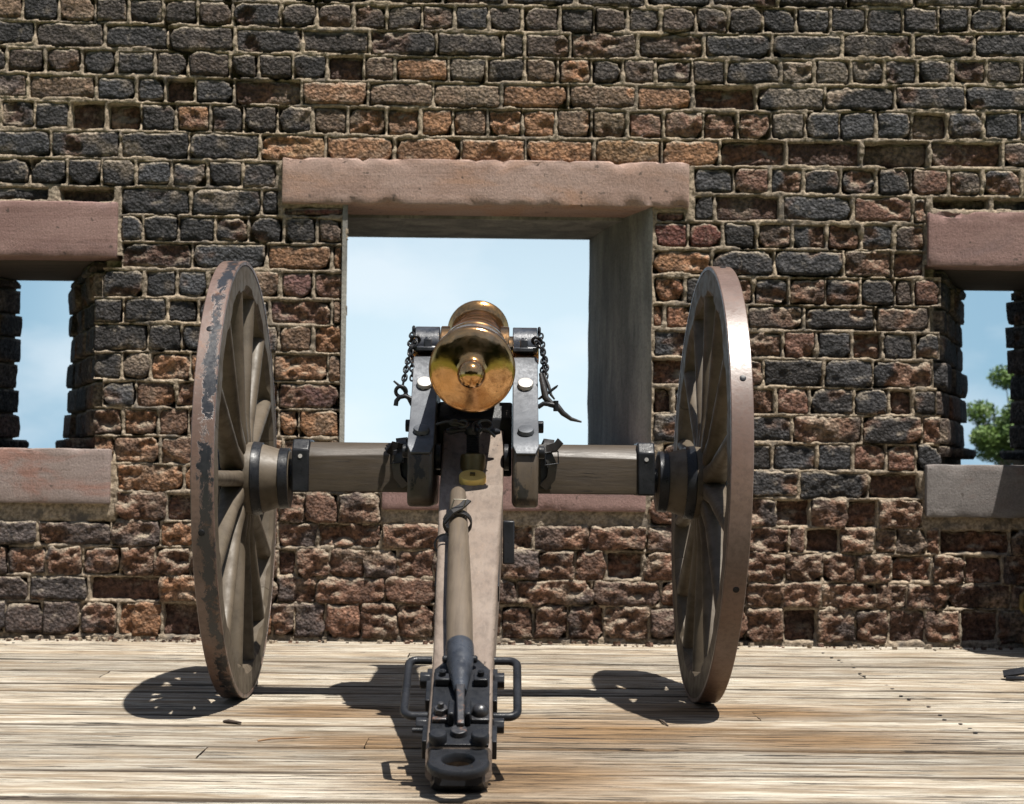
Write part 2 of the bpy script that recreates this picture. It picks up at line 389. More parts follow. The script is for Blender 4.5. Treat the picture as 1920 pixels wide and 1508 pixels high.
# ------------------------------------------------------------------ mesh helpers
class MB:
    def __init__(s): s.v = []; s.f = []
    def add(s, vs, fs):
        o = len(s.v); s.v += [tuple(v) for v in vs]; s.f += [tuple(i + o for i in f) for f in fs]; return s
    def box(s, c, d, rot=None):
        R = rot if rot is not None else Matrix.Identity(3)
        c = Vector(c); vs = [c + R @ Vector((sx * d[0] / 2, sy * d[1] / 2, sz * d[2] / 2)) for sz in (-1, 1) for sx, sy in ((-1, -1), (1, -1), (1, 1), (-1, 1))]
        return s.add(vs, [(3, 2, 1, 0), (4, 5, 6, 7), (0, 1, 5, 4), (1, 2, 6, 5), (2, 3, 7, 6), (3, 0, 4, 7)])
    def rings(s, rings, cap=True, closed=False):
        n = len(rings[0]); vs = [p for r in rings for p in r]; fs = []
        m = len(rings)
        for i in range(m if closed else m - 1):
            a, b = i * n, ((i + 1) % m) * n
            for j in range(n):
                k = (j + 1) % n
                fs.append((a + j, a + k, b + k, b + j))
        if cap and not closed:
            fs.append(tuple(reversed(range(n)))); fs.append(tuple(range((m - 1) * n, m * n)))
        return s.add(vs, fs)
    def lathe(s, o, axis, prof, n=48, ref=None):
        """prof: (distance along axis, radius)"""
        o = Vector(o); a = Vector(axis).normalized()
        u = Vector(ref) if ref else a.orthogonal(); u = (u - a * u.dot(a)).normalized(); w = a.cross(u)
        R = [[o + a * t + (u * cos(2 * pi * i / n) + w * sin(2 * pi * i / n)) * max(r, 1e-5) for i in range(n)] for t, r in prof]
        return s.rings(R)
    def cyl(s, p0, p1, r0, r1=None, n=20):
        p0, p1 = Vector(p0), Vector(p1)
        return s.lathe(p0, p1 - p0, [(0, r0), ((p1 - p0).length, r0 if r1 is None else r1)], n)
    def tube(s, pts, r, n=10, closed=False, flat=None, up=(0, 0, 1)):
        """flat=(width along 'up'-ish frame axis, thickness) gives a strap"""
        P = [Vector(p) for p in pts]; m = len(P); rings = []
        pu = None
        for i in range(m):
            if closed: t = P[(i + 1) % m] - P[i - 1]
            else: t = P[min(i + 1, m - 1)] - P[max(i - 1, 0)]
            t.normalize()
            u = Vector(up) if pu is None else pu
            u = u - t * u.dot(t)
            if u.length < 1e-4: u = t.orthogonal()
            u.normalize(); pu = u; w = t.cross(u)
            rr = r[i] if isinstance(r, (list, tuple)) else r
            if flat:
                a, b = flat[0] / 2, flat[1] / 2
                rings.append([P[i] + u * x + w * y for x, y in ((a, -b), (a, b), (-a, b), (-a, -b))])
            else:
                rings.append([P[i] + (u * cos(2 * pi * j / n) + w * sin(2 * pi * j / n)) * rr for j in range(n)])
        return s.rings(rings, closed=closed)
    def torus(s, c, axis, R, r, n=24, k=10, ell=1.0, long=None):
        c = Vector(c); a = Vector(axis).normalized()
        u = Vector(long) if long else a.orthogonal(); u = (u - a * u.dot(a)).normalized(); w = a.cross(u)
        return s.tube([c + u * (R * ell * cos(2 * pi * i / n)) + w * (R * sin(2 * pi * i / n)) for i in range(n)], r, k, closed=True, up=a)
    def prism(s, poly, axis, a, b):
        """poly 2D in the other two axes (cyclic order), extruded along axis 0/1/2"""
        def P(q, t): return {0: (t, q[0], q[1]), 1: (q[0], t, q[1]), 2: (q[0], q[1], t)}[axis]
        return s.rings([[P(q, a) for q in poly], [P(q, b) for q in poly]])
    def build(s, name, mat, parent=None, smooth=35, bevel=0, seg=2):
        me = bpy.data.meshes.new(name); me.from_pydata(s.v, [], s.f)
        bm = bmesh.new(); bm.from_mesh(me); bmesh.ops.recalc_face_normals(bm, faces=bm.faces); bm.to_mesh(me); bm.free()
        me.materials.append(mat)
        if smooth:
            me.polygons.foreach_set('use_smooth', [True] * len(me.polygons)); me.set_sharp_from_angle(angle=radians(smooth))
        o = bpy.data.objects.new(name, me); COL.objects.link(o)
        if parent: o.parent = parent
        if bevel:
            md = o.modifiers.new('bevel', 'BEVEL'); md.width = bevel; md.segments = seg; md.limit_method = 'ANGLE'; md.angle_limit = radians(35)
            md.harden_normals = False
        return o
def empty(name, loc=(0, 0, 0), parent=None):
    o = bpy.data.objects.new(name, None); o.location = loc; o.empty_display_size = .1; COL.objects.link(o)
    if parent: o.parent = parent
    return o
def tag(o, label=None, cat=None, group=None, kind=None):
    for k, v in (('label', label), ('category', cat), ('group', group), ('kind', kind)):
        if v: o[k] = v
    return o
def np_mesh(name, v, f, mat, parent=None, col=None, smooth=True):
    """v (N,3), f (M,4) arrays"""
    me = bpy.data.meshes.new(name); N, Q = len(v), len(f)
    me.vertices.add(N); me.vertices.foreach_set('co', np.ascontiguousarray(v, np.float32).ravel())
    me.loops.add(Q * 4); me.loops.foreach_set('vertex_index', np.ascontiguousarray(f, np.int32).ravel())
    me.polygons.add(Q); me.polygons.foreach_set('loop_start', np.arange(0, Q * 4, 4, dtype=np.int32))
    me.polygons.foreach_set('use_smooth', np.full(Q, smooth))
    me.update(calc_edges=True)
    if col is not None:
        a = me.attributes.new('tint', 'FLOAT_COLOR', 'POINT')
        a.data.foreach_set('color', np.concatenate([col, np.ones((N, 1))], 1).astype(np.float32).ravel())
    me.materials.append(mat)
    o = bpy.data.objects.new(name, me); COL.objects.link(o)
    if parent: o.parent = parent
    return o

# ------------------------------------------------------------------ ground, deck
rng = random.Random(7)
g = MB().add([(-900, -900, -.42), (900, -900, -.42), (900, 2.5, -.42), (-900, 2.5, -.42)], [(0, 1, 2, 3)]).build('lawn', M['grass'], smooth=0)
tag(g, 'green lawn behind and around the wooden gun deck', kind='structure')

g2 = MB().add([(-900, 2.5, -.42), (900, 2.5, -.42), (900, 900, -.42), (-900, 900, -.42)], [(0, 1, 2, 3)]).build('unseen_ground', M['unseen_ground'], smooth=0)  # unseen dark sheet, added to keep green bounce off the jamb
tag(g2, 'unseen dark ground beyond the brick wall, added to mute bounced light', kind='structure')
deck = MB().box((0, -1.53, -.22), (7.4, 7.0, .33)).build('deck', M['dark_wood'], smooth=0)
tag(deck, 'weathered grey plank deck under the cannon', kind='structure')
def plank(x0, x1, y0, y1, seed):
    nx = max(3, int((x1 - x0) / .035)); prof = [(0, -.05), (0, -.007), (.003, -.002)] + [(.007 + (y1 - y0 - .014) * q / 30, 0) for q in range(31)] + [(y1 - y0 - .003, -.002), (y1 - y0, -.007), (y1 - y0, -.05)]
    k = len(prof); xs = np.linspace(x0, x1, nx + 1)
    Y = np.array([p[0] for p in prof]); Z = np.array([p[1] for p in prof])
    X, YY = np.meshgrid(xs, Y + y0, indexing='ij'); ZZ = np.tile(Z, (nx + 1, 1))
    n1 = fbm(X * .25, YY * 3.2, X * 0 + seed, 9, 4, seed)
    top = ZZ > -.02
    rg_ = 1 - 2 * np.abs(fbm(X * .05, YY, X * 0 + seed * .7, 46, 3, 77)); rg2 = fbm(X * .12, YY, X * 0 + seed, 24, 3, 78)
    ZZ = ZZ + np.where(top, .0016 * n1 + .0013 * rg_ * (.5 + .8 * np.clip(rg2 + .3, 0, 1)) + .0014 * rg2, 0) + rng.uniform(-.004, .003) * top
    edge = (YY < y0 + .001) | (YY > y1 - .001)
    YY = YY + edge * .002 * vnoise(X * 12, YY * 3, X * 0, seed + 3)
    v = np.stack([X, YY, ZZ], -1).reshape(-1, 3)
    i, j = np.meshgrid(np.arange(nx), np.arange(k - 1), indexing='ij')
    a = (i * k + j).ravel()
    f = np.stack([a, a + k, a + k + 1, a + 1], 1)
    nb = len(v)
    ends = []
    for e in (0, nx):
        for q in range(0, k - 3, 1):
            pass
    o = np_mesh('plank', v, f, M['plank'], deck)
    return o
ys = [-4.86 + .2 * i for i in range(35)]
splits = {}
for i, y in enumerate(ys):
    y1 = min(y + .2, 2.0) - .008
    if y1 - y < .05: continue
    cuts = [-3.6]
    if abs(y + 1.26) < .02: cuts.append(-.692)
    elif i % 3 == 1: cuts.append((-2.02, 1.48, -.27, .9)[(i // 3) % 4])
    elif abs(y - .54) < .02: cuts.append(-1.35)
    cuts.append(3.6)
    for a, b in zip(cuts[:-1], cuts[1:]):
        plank(a + (.004 if a > -3.5 else 0), b, y, y1, i * 13 + int((a + 5) * 3))
# nail heads of the joist lines
nm = MB()
for y in ys:
    for xx in (1.48, -2.02):
        for dy in (.045, .15):
            if rng.random() < .62:
                px, py = xx + rng.uniform(-.02, .02) + .012 * (y + .9), y + dy + rng.uniform(-.012, .012)
                nm.cyl((px, py, -.004), (px, py, .0035), .0065, n=6)
tag(nm.build('nail_heads', M['rusty'], deck, smooth=0), 'dark nail heads', kind='stuff')

# ------------------------------------------------------------------ the brick wall
wall = empty('brick_wall', (0, 2.0, 0))
WP = Vector((0, 2.0, 0))
tag(wall, 'old dark brick wall with three openings and red stone lintels, behind the cannon', 'wall')
YF = 0.0     # front plane of the mortar, in the wall's own coordinates
ROWS = {
 -2: (3.007, 3.125, [[-2.337, -2.023, -1.721, -1.418, -1.116, -0.813, -0.509, -0.206, 0.098, 0.402, 0.706, 1.011, 1.315, 1.620, 1.926, 2.231, 2.537]]),
 -1: (2.889, 3.007, [[-2.322, -2.016, -1.711, -1.411, -1.222, -0.913, -0.772, -0.503, -0.180, 0.104, 0.425, 0.748, 1.045, 1.352, 1.664, 1.974, 2.280, 2.585]]),
 0: (2.768, 2.889, [[-2.244, -2.085, -1.921, -1.757, -1.605, -1.450, -1.290, -1.133, -0.915, -0.751, -0.586, -0.433, -0.273, -0.123, 0.032, 0.183, 0.355, 0.511, 0.664, 0.817, 0.975, 1.124, 1.280, 1.433, 1.591, 1.755, 1.921, 2.084, 2.226, 2.385, 2.548]]),
 1: (2.651, 2.768, [[-2.328, -2.027, -1.711, -1.426, -1.121, -0.814, -0.509, -0.206, 0.097, 0.196, 0.403, 0.711, 1.012, 1.324, 1.643, 1.967, 2.248, 2.548]]),
 2: (2.533, 2.651, [[-2.301, -2.152, -1.978, -1.814, -1.653, -1.482, -1.329, -1.143, -1.011, -0.856, -0.701, -0.534, -0.394, -0.149, 0.023, 0.197, 0.348, 0.501, 0.644, 0.792, 0.960, 1.115, 1.363, 1.516, 1.682, 1.838, 1.986, 2.147, 2.303, 2.464, 2.621]]),
 3: (2.416, 2.533, [[-2.358, -2.053, -1.744, -1.564, -1.433, -1.296, -1.122, -0.815, -0.513, -0.218, 0.092, 0.397, 0.705, 0.963, 1.254, 1.565, 1.887, 2.206, 2.523]]),
 4: (2.284, 2.416, [[-2.331, -2.173, -2.019, -1.862, -1.696, -1.539, -1.380, -1.226, -1.076, -0.922, -0.763, -0.603, -0.429, -0.274, -0.127, 0.030, 0.190, 0.340, 0.505, 0.667, 0.830, 1.010, 1.170, 1.323, 1.476, 1.631, 1.799, 1.962, 2.125, 2.288, 2.456, 2.620]]),
 5: (2.160, 2.284, [[-2.256, -1.943, -1.631, -1.320, -0.999, -0.703, -0.391, -0.087, 0.204, 0.516, 0.824, 1.088, 1.389, 1.731, 2.045, 2.378, 2.692]]),
 6: (2.035, 2.160, [[-2.193, -2.034, -1.866, -1.712, -1.556, -1.397, -1.233, -1.074, -0.918], [0.967, 1.151, 1.314, 1.467, 1.637, 1.802, 1.960, 2.130, 2.283, 2.463, 2.619]]),
 7: (1.911, 2.035, [[-1.623, -1.306, -0.988, -0.904], [0.968, 1.065, 1.368, 1.695, 1.967, 2.035]]),
 8: (1.788, 1.911, [[-1.621, -1.520, -1.361, -1.195, -1.046, -0.885, -0.735, -0.615], [0.790, 0.944, 1.102, 1.259, 1.419, 1.576, 1.734, 1.882, 2.023]]),
 9: (1.664, 1.788, [[-1.618, -1.296, -0.960, -0.666, -0.613], [0.781, 1.054, 1.339, 1.652, 1.877, 2.023]]),
 10: (1.536, 1.664, [[-1.702, -1.510, -1.361, -1.222, -1.054, -0.897, -0.746, -0.609], [0.791, 0.934, 1.067, 1.243, 1.405, 1.570, 1.729, 1.887, 1.969, 2.095]]),
 11: (1.420, 1.536, [[-1.742, -1.601, -1.402, -1.263, -0.943, -0.662, -0.607], [0.782, 0.840, 0.971, 1.212, 1.473, 1.797, 2.047]]),
 12: (1.292, 1.420, [[-1.740, -1.486, -1.337, -1.193, -0.901, -0.745, -0.610], [0.788, 0.947, 1.213, 1.377, 1.529, 1.689, 1.829, 1.974, 2.088]]),
 13: (1.162, 1.292, [[-1.737, -1.603, -1.476, -1.296, -1.119, -0.922, -0.675, -0.608], [0.779, 0.972, 1.290, 1.561, 1.785, 2.058]]),
 14: (1.039, 1.162, [[-1.691, -1.536, -1.356, -1.212, -0.901, -0.611], [0.790, 0.881, 0.997, 1.214, 1.346, 1.498, 1.699, 1.858, 1.969, 2.078]]),
 15: (0.912, 1.039, [[-1.731, -1.593, -1.433, -1.299, -1.162, -0.894, -0.803, -0.616], [0.793, 0.974, 1.214, 1.419, 1.737, 2.010, 2.094]]),
 16: (0.785, 0.912, [[-1.729, -1.628, -1.423, -1.279, -1.112, -0.873, -0.614], [0.830, 1.022, 1.215, 1.330, 1.533, 1.694, 1.846, 1.981, 2.092]]),
 17: (0.663, 0.785, [[-1.621, -1.313, -1.110, -0.895, -0.656, -0.431], [0.778, 1.023, 1.215, 1.454, 1.764, 1.998]]),
 18: (0.531, 0.663, [[-1.618, -1.394, -1.227, -1.060, -0.883, -0.773, -0.620, -0.429], [0.776, 0.928, 1.072, 1.216, 1.346, 1.507, 1.668, 1.812, 2.012]]),
 19: (0.416, 0.531, [[-2.273, -1.966, -1.635, -1.415, -1.177, -0.891, -0.712, -0.425, -0.150, 0.006, 0.257, 0.509, 0.765, 0.892, 1.048, 1.216, 1.409, 1.481, 1.637, 1.793, 1.889, 2.027, 2.087, 2.409, 2.660]]),
 20: (0.285, 0.416, [[-2.246, -2.094, -1.922, -1.761, -1.592, -1.439, -1.280, -1.103, -0.889, -0.803, -0.652, -0.497, -0.351, -0.184, -0.029, 0.127, 0.278, 0.445, 0.582, 0.757, 0.893, 1.049, 1.217, 1.390, 1.560, 1.709, 1.870, 2.051, 2.202, 2.375, 2.563]]),
 21: (0.171, 0.285, [[-2.290, -1.998, -1.732, -1.411, -1.101, -0.887, -0.712, -0.409, -0.171, -0.027, 0.188, 0.523, 0.834, 0.978, 1.217, 1.381, 1.553, 1.798, 1.942, 2.125, 2.411, 2.659]]),
 22: (0.019, 0.171, [[-2.263, -2.102, -1.936, -1.765, -1.598, -1.403, -1.218, -1.075, -0.908, -0.810, -0.670, -0.508, -0.348, -0.181, -0.026, 0.118, 0.261, 0.416, 0.581, 0.782, 0.902, 1.062, 1.218, 1.381, 1.539, 1.707, 1.858, 2.026, 2.180, 2.355, 2.538]]),
}

BR, BK, BB, TN, OR, RD, PG = (.027, .022, .019), (.019, .020, .023), (.033, .037, .044), (.15, .10, .064), (.26, .135, .065), (.17, .075, .045), (.082, .063, .058)
C_OR, C_RD, C_BR, C_DK = (.235, .12, .062), (.140, .074, .046), (.115, .066, .042), (.055, .028, .019)
BROWN = (.06, .042, .032)
R2 = random.Random(21)
def pick(*opts):
    t = sum(w for w, *_ in opts); x = R2.random() * t
    for w, *c in opts:
        x -= w
        if x <= 0: return c
    return opts[-1][1:]
RECESS = {(2, -.62), (3, -1.37), (3, -.97), (3, 1.11), (5, 1.25), (5, 1.56), (5, 1.9), (5, 2.2), (4, 2.05), (4, -1.62), (4, -1.78),
          (12, 1.76), (14, 1.91), (9, 1.95), (14, .83), (13, .87), (7, 1.2), (17, 1.88), (18, 1.43), (18, 1.74), (19, 1.56), (20, 1.96), (22, 1.46), (22, 1.95),
          (20, -.85), (21, -1.55), (22, -1.3), (18, -1.3), (20, .66), (21, 2.27), (20, 2.3), (22, 2.27), (19, 2.25)}
def style(r, x):
    """skin colour, core colour, erosion 0..1, depth offset"""
    rec = any(a == r and abs(b - x) < .06 for a, b in RECESS)
    if rec: return (.085, .045, .032), (.12, .06, .038), R2.uniform(.3, .8), -.016 - .026 * R2.random()
    d = R2.uniform(-.004, .006)
    if r <= 0:
        if x < -.9: s, c = pick((3, BROWN, C_BR), (2, BR, C_BR), (1, BK, C_DK), (1, TN, C_OR))
        elif x < 1.2: s, c = pick((4, BR, C_DK), (2, BROWN, C_BR), (2, BK, C_DK))
        else: s, c = pick((5, BK, C_DK), (2, BR, C_DK))
        return s, c, R2.uniform(.2, .5), d
    if r in (1, 2):
        if r == 2 and -.4 < x < -.15: return OR, C_OR, .3, d
        if r == 2 and (-.53 < x < -.39 or .2 < x < .5): return TN, C_OR, .5, d
        s, c = pick((4, BR, C_DK), (3, BK, C_DK), (2, BROWN, C_BR)) if x < 1.1 else pick((4, BK, C_DK), (2, BR, C_DK), (1, BB, C_DK))
        if x < -1 and R2.random() < .3: s, c = BROWN, C_BR
        return s, c, R2.uniform(.2, .55), d
    if r == 3:
        if -2.06 < x < -1.75: return TN, C_OR, .4, d
        if x < -2: return PG, C_BR, .5, d
        if x < -1.12: return BB, C_DK, .35, d
        if x < -.8: return PG, C_RD, .7, d
        if x < .97: s, c = pick((2, TN, C_OR), (2, (.24, .13, .07), C_OR)); return s, c, .4, d
        s, c = pick((3, BK, C_DK), (2, BB, C_BR)); return s, c, .4, d
    if r == 4:
        if -1.4 < x < -1.2: return OR, C_RD, .5, d
        if x < -.75: s, c = pick((3, BK, C_DK), (1, BROWN, C_BR), (1, BR, C_BR)); return s, c, .4, d
        if x < .7: s, c = pick((2, TN, C_OR), (2, OR, C_OR), (1, (.15, .11, .07), C_BR)); return s, c, .65, d - .006
        if x < 1.33: return (.17, .09, .06), C_RD, .65, d
        return BB, C_DK, .35, d
    if r == 5:
        if x < -.98: s, c = pick((3, BB, C_DK), (2, BK, C_DK)); return s, c, .35, d
        if x < 1.09: s, c = pick((3, OR, C_OR), (2, (.26, .155, .075), C_OR)); return s, c, .35, d
        return BROWN, C_RD, .6, d
    if r in (6, 7) and x < 0:
        s, c = pick((3, BK, C_DK), (2, BB, C_DK)); return s, c, .4, d
    if x < -.5 and r < 17:
        if x > -1.0 and r >= 9:
            s, c = pick((3, (.25, .13, .065), C_OR), (2, (.17, .105, .065), C_OR), (1, (.12, .06, .055), C_RD))
            if r in (9, 15): s, c = OR, C_OR
            return s, c, R2.uniform(.4, .7), d
        if r <= 12 or (r == 13 and x < -1.45): s, c = pick((4, BB, C_BR), (3, BK, C_DK), (1, BROWN, C_BR)); return s, c, R2.uniform(.25, .45), d
        if r < 15 and x < -1.5: return BB, C_RD, .45, d
        s, c = pick((3, (.165, .095, .06), C_OR), (2, BROWN, C_RD)); return s, c, R2.uniform(.6, .9), d
    if r < 18 and x > .7:
        if r == 8 and x < 1.1: return (.17, .055, .04), C_RD, .5, d
        if r == 9 and x < 1.06: return OR, C_OR, .5, d
        if r in (10, 11) and x < .95: return (.24, .11, .06), C_OR, .6, d
        s, c = pick((4, BB, C_RD), (3, BK, C_RD), (2, BROWN, C_RD), (1, (.16, .08, .055), C_RD))
        return s, c, R2.uniform(.35, .75), d + R2.uniform(-.004, .006)
    # the worn foot of the wall
    big = R2.uniform(.0, .022)
    if x < -1.55 and r >= 19: s, c = pick((3, PG, C_RD), (2, (.07, .06, .06), C_RD)); return s, c, R2.uniform(.4, .65), d + .004
    if x > 1.2: s, c = pick((3, (.115, .072, .055), C_RD), (2, PG, C_RD), (2, BB, C_RD), (1, (.16, .12, .09), C_BR)); return s, c, R2.uniform(.6, .95), d + big
    s, c = pick((3, (.175, .092, .06), C_RD), (2, (.105, .068, .053), C_RD), (2, PG, C_RD), (1, (.18, .135, .095), C_BR))
    if x < -.9: s, c = pick((3, (.225, .118, .06), C_OR), (2, (.125, .078, .054), C_RD), (1, PG, C_BR))
    return s, c, R2.uniform(.55, .9), d + big

def brick_arrays(o, eu, ev, en, w, h, seed, skin, core, er, off, res=.0105, back=.13, amp=1.0, low=0.0, jk=1.0):
    nu, nv = max(5, int(round(w / res))), max(4, int(round(h / res)))
    U, V = np.meshgrid(np.linspace(-w / 2, w / 2, nu + 1), np.linspace(-h / 2, h / 2, nv + 1), indexing='ij')
    jl = (1 + .7 * low) * jk
    o, eu, ev, en = [np.array(q, float) for q in (o, eu, ev, en)]
    Pq = o + U[..., None] * eu + V[..., None] * ev
    x, y, z = Pq[..., 0] + seed * .37, Pq[..., 1], Pq[..., 2] + seed * .11
    ed = np.minimum(w / 2 - abs(U), h / 2 - abs(V))
    rs = np.random.RandomState(seed + 999); cr = .022 + .03 * rs.rand()
    cu, cv = np.clip((abs(U) - (w / 2 - cr)) / cr, 0, 1), np.clip((abs(V) - (h / 2 - cr)) / cr, 0, 1)
    q4 = (rs.rand(4) ** 4 * 2.8 + .18) * min(1, jk + .15)
    corner = cu * cv * np.where(U > 0, np.where(V > 0, q4[0], q4[1]), np.where(V > 0, q4[2], q4[3]))
    jit = fbm(x, y, z, 22, 3, 5)
    bor = np.clip(1 - ed / .02, 0, 1)
    U2 = U - np.sign(U) * bor * (.002 - .004 * low + .009 * jl * jit + .010 * corner); V2 = V - np.sign(V) * bor * (.001 - .004 * low + .008 * jl * fbm(x, y, z, 20, 3, 9) + .008 * corner)
    ed2 = ed + .009 * jit
    fb = fbm(x * .7, y, z, 17, 4, 1); fb2 = fbm(x * .65, y, z, 38, 4, 2); lo = fbm(x, y, z, 7, 2, 3)
    m = sst(lo * .9 + fb * .35 + er * 1.5 - .95, -.12, .2)
    p = off + .002 - .008 * np.exp(-np.maximum(ed2, 0) / .0036) - .005 * corner
    p = p + amp * (.0042 * fb + .0048 * fb2 + .004 * lo * (1 + 1.4 * low))
    p = p - m * (.006 + .022 * np.abs(fb) * (.6 + er)) + m * .016 * fb2 * (1 + .4 * low) + low * .016 * fb
    tl = np.random.RandomState(seed).uniform(-1, 1, 3)
    p = p + tl[0] * .006 * U / w * 2 + tl[1] * .004 * V / h * 2
    mm = np.clip(m + .35 * fb2 * (m > .02), 0, 1)
    sk, co = np.array(skin) * (1 + .22 * tl[2]), np.array(core) * (1 + .2 * tl[0])
    # burnt faces turn grey-blue in patches
    C = sk * (1 - mm[..., None]) + co * mm[..., None]
    smear = sst(.010 - ed2 + .012 * fb2, 0, .012) * sst(lo + .4 * fb, -.05, .25) * .7 + sst(fbm(Pq[..., 0], Pq[..., 1], Pq[..., 2], 5, 4, 61), .28, .5) * .45
    C = C + (np.array([.27, .222, .168]) - C) * smear[..., None]
    soot = .19 + .17 * fbm(Pq[..., 0], Pq[..., 1], Pq[..., 2], 1.6, 3, 60)
    C = C + (np.array([.062, .047, .037]) - C) * soot[..., None]
    C = C * (1 + .34 * lo + .34 * fb + .25 * fb2)[..., None]
    v = o + U2[..., None] * eu + V2[..., None] * ev + p[..., None] * en
    k = nv + 1
    i, j = np.meshgrid(np.arange(nu), np.arange(nv), indexing='ij'); a = (i * k + j).ravel()
    f = np.stack([a, a + k, a + k + 1, a + 1], 1)
    ring = [i * k for i in range(nu + 1)] + [nu * k + j for j in range(1, nv + 1)] + [i * k + nv for i in range(nu - 1, -1, -1)] + [j for j in range(nv - 1, 0, -1)]
    v = v.reshape(-1, 3); C = np.clip(C.reshape(-1, 3), .004, .8); nb = len(v); ring = np.array(ring)
    uu, vv = U2.reshape(-1)[ring], V2.reshape(-1)[ring]
    bk = o + uu[:, None] * eu * 1.0 + vv[:, None] * ev - back * en
    r2 = np.arange(len(ring)) + nb; nx_ = np.roll(np.arange(len(ring)), -1)
    f2 = np.stack([ring[nx_], ring, r2, r2[nx_]], 1)
    return np.concatenate([v, bk]), np.concatenate([f, f2]), np.concatenate([C, C[ring]])

bricks = []      # (score, v, f, c)
cells = []       # (x0, x1, z0, z1) for the mortar
EX, EZ, EN = (1, 0, 0), (0, 0, 1), (0, -1, 0)
def bow(x, z): return .0052 * (x - .1) ** 2 * min(1, max(0, (z - 1.95) / .8))
rows = dict(ROWS)
for q in range(3): rows[-3 - q] = (3.125 + .12 * q, 3.245 + .12 * q, [[-2.3 + .152 * (1 + q % 2) * i for i in range(31 if q % 2 == 0 else 16)]])
seed = 1
SC = .0078
for r in sorted(rows):
    z0, z1, segs = rows[r]
    segs = [list(s) for s in segs]
    first, last = segs[0][0], segs[-1][-1]
    hd = (segs[0][1] - segs[0][0]) < .2
    # the courses go on beyond the picture
    xs = first; ext = []
    lo_open = .84 < (z0 + z1) / 2 < 1.95
    if first > -1.8: xs = -2.68
    a = [xs]
    while a[-1] > -4.7: a.append(a[-1] - (.155 if r % 2 == 0 else .31))
    e = list(reversed(a))
    if first > -1.8: segs.insert(0, e)
    elif .6 < z0 < .9: pass
    else: segs[0] = e[:-1] + segs[0]
    xs = last if last > 2.3 else 3.03
    a = [xs]
    while a[-1] < 4.7: a.append(a[-1] + (.155 if r % 2 == 0 else .31))
    if last > 2.3: segs[-1] = segs[-1] + a[1:]
    else: segs.append(a)
    for s in segs:
        for x0, x1 in zip(s[:-1], s[1:]):
            seed += 1
            xm = (x0 + x1) / 2; b = bow(xm, z1)
            sk, co, er, off = style(r, xm)
            zz0, zz1 = z0 + b + R2.uniform(-.003, .003), z1 + b + R2.uniform(-.003, .003)
            low = 0.0 if r < 13 else (.35 if r < 17 else 1.0)
            if low == 1.0 and -2.3 < xm < -1.6: low = .4
            v, f, c = brick_arrays((xm, 0, (zz0 + zz1) / 2), EX, EZ, EN, x1 - x0 - 2 * SC + R2.uniform(-.006, .008) + .006 * low, zz1 - zz0 - 2 * SC + R2.uniform(-.006, .005) + .006 * low, seed, sk, co, er, off, low=low)
            inx = max(0, min(x1, 2.44) - max(x0, -2.13)); inz = max(0, min(z1, 2.87) - z0)
            sc = inx * inz
            if z0 < .9 and abs(xm - .02) < .12: sc *= .2
            if z0 < 1.2 and (abs(xm + 1.12) < .17 or abs(xm - 1.12) < .13): sc *= .25
            bricks.append((sc, v, f, c)); cells.append((x0 + SC, x1 - SC, zz0 + SC, zz1 - SC, off))
# thin courses squeezed above the loophole lintels
for x0, x1, z0, z1, sk, off in ((-2.34, -1.95, 1.972, 2.028, BK, -.004), (-1.90, -1.66, 1.972, 2.028, BROWN, -.05), (-2.8, -2.36, 1.972, 2.028, BK, 0), (2.06, 2.31, 1.985, 2.03, BR, -.05), (2.34, 2.62, 1.985, 2.03, BK, -.04),
                               (-.885, -.62, 1.918, 1.952, (.10, .03, .028), 0), (.80, .93, 1.918, 1.955, (.13, .06, .045), -.01)):
    seed += 1
    v, f, c = brick_arrays(((x0 + x1) / 2, 0, (z0 + z1) / 2), EX, EZ, EN, x1 - x0, z1 - z0, seed, sk, C_DK, .4, off)
    bricks.append(((x1 - x0) * (z1 - z0), v, f, c)); cells.append((x0, x1, z0, z1, off))
# ragged brick cheeks of the two loopholes
def jamb(N, Fp, zlines, flip, sd):
    global seed
    N, Fp = Vector((N[0], N[1], 0)), Vector((Fp[0], Fp[1], 0))
    L = (Fp - N).length; eu = (Fp - N) / L
    en = Vector((0, 0, 1)).cross(eu) * (-1 if flip else 1)
    if flip: eu_ = eu
    else: eu_ = -eu
    for qi, (z0, z1) in enumerate(zlines):
        cuts = [.09, .36, .66, L] if qi % 2 else [.09, .22, .5, .8, L]
        for a, b in zip(cuts[:-1], cuts[1:]):
            seed += 1
            c = N + eu * (a + b) / 2 + Vector((0, 0, (z0 + z1) / 2))
            off = R2.uniform(-.014, .016) + (.06 if (qi == len(zlines) - 1 and b > .5) else 0)
            sk = pick((3, BK), (2, BB), (2, BROWN))[0] if qi < 5 else pick((3, BROWN), (1, BK), (1, (.16, .08, .05)))[0]
            v, f, cc = brick_arrays(c, eu_, EZ, en, b - a - .007, z1 - z0 - .009, seed, sk, C_RD, .4, off, res=.014, back=.16, amp=.45, jk=.2)
            bricks.append(((b - a) * (z1 - z0) * .3, v, f, cc))
zl = [(rows[r][0], rows[r][1]) for r in range(9, 17)]
zl[0] = (zl[0][0], 1.713)
zl[-1] = (.855, zl[-1][1])
jamb((-1.715, 0), (-2.075, .95), zl, False, 1)
jamb((-2.66, 0), (-2.312, .95), zl, True, 2)
jamb((2.10, 0), (2.46, .95), zl, True, 3)
jamb((3.0, 0), (2.675, .95), zl, False, 4)
bricks.sort(key=lambda t: -t[0])
for sc, v, f, c in bricks[:300]: np_mesh('brick', v, f, M['brick'], wall, c)
vs, fs, cs, n0 = [], [], [], 0
for sc, v, f, c in bricks[300:]: vs.append(v); fs.append(f + n0); cs.append(c); n0 += len(v)
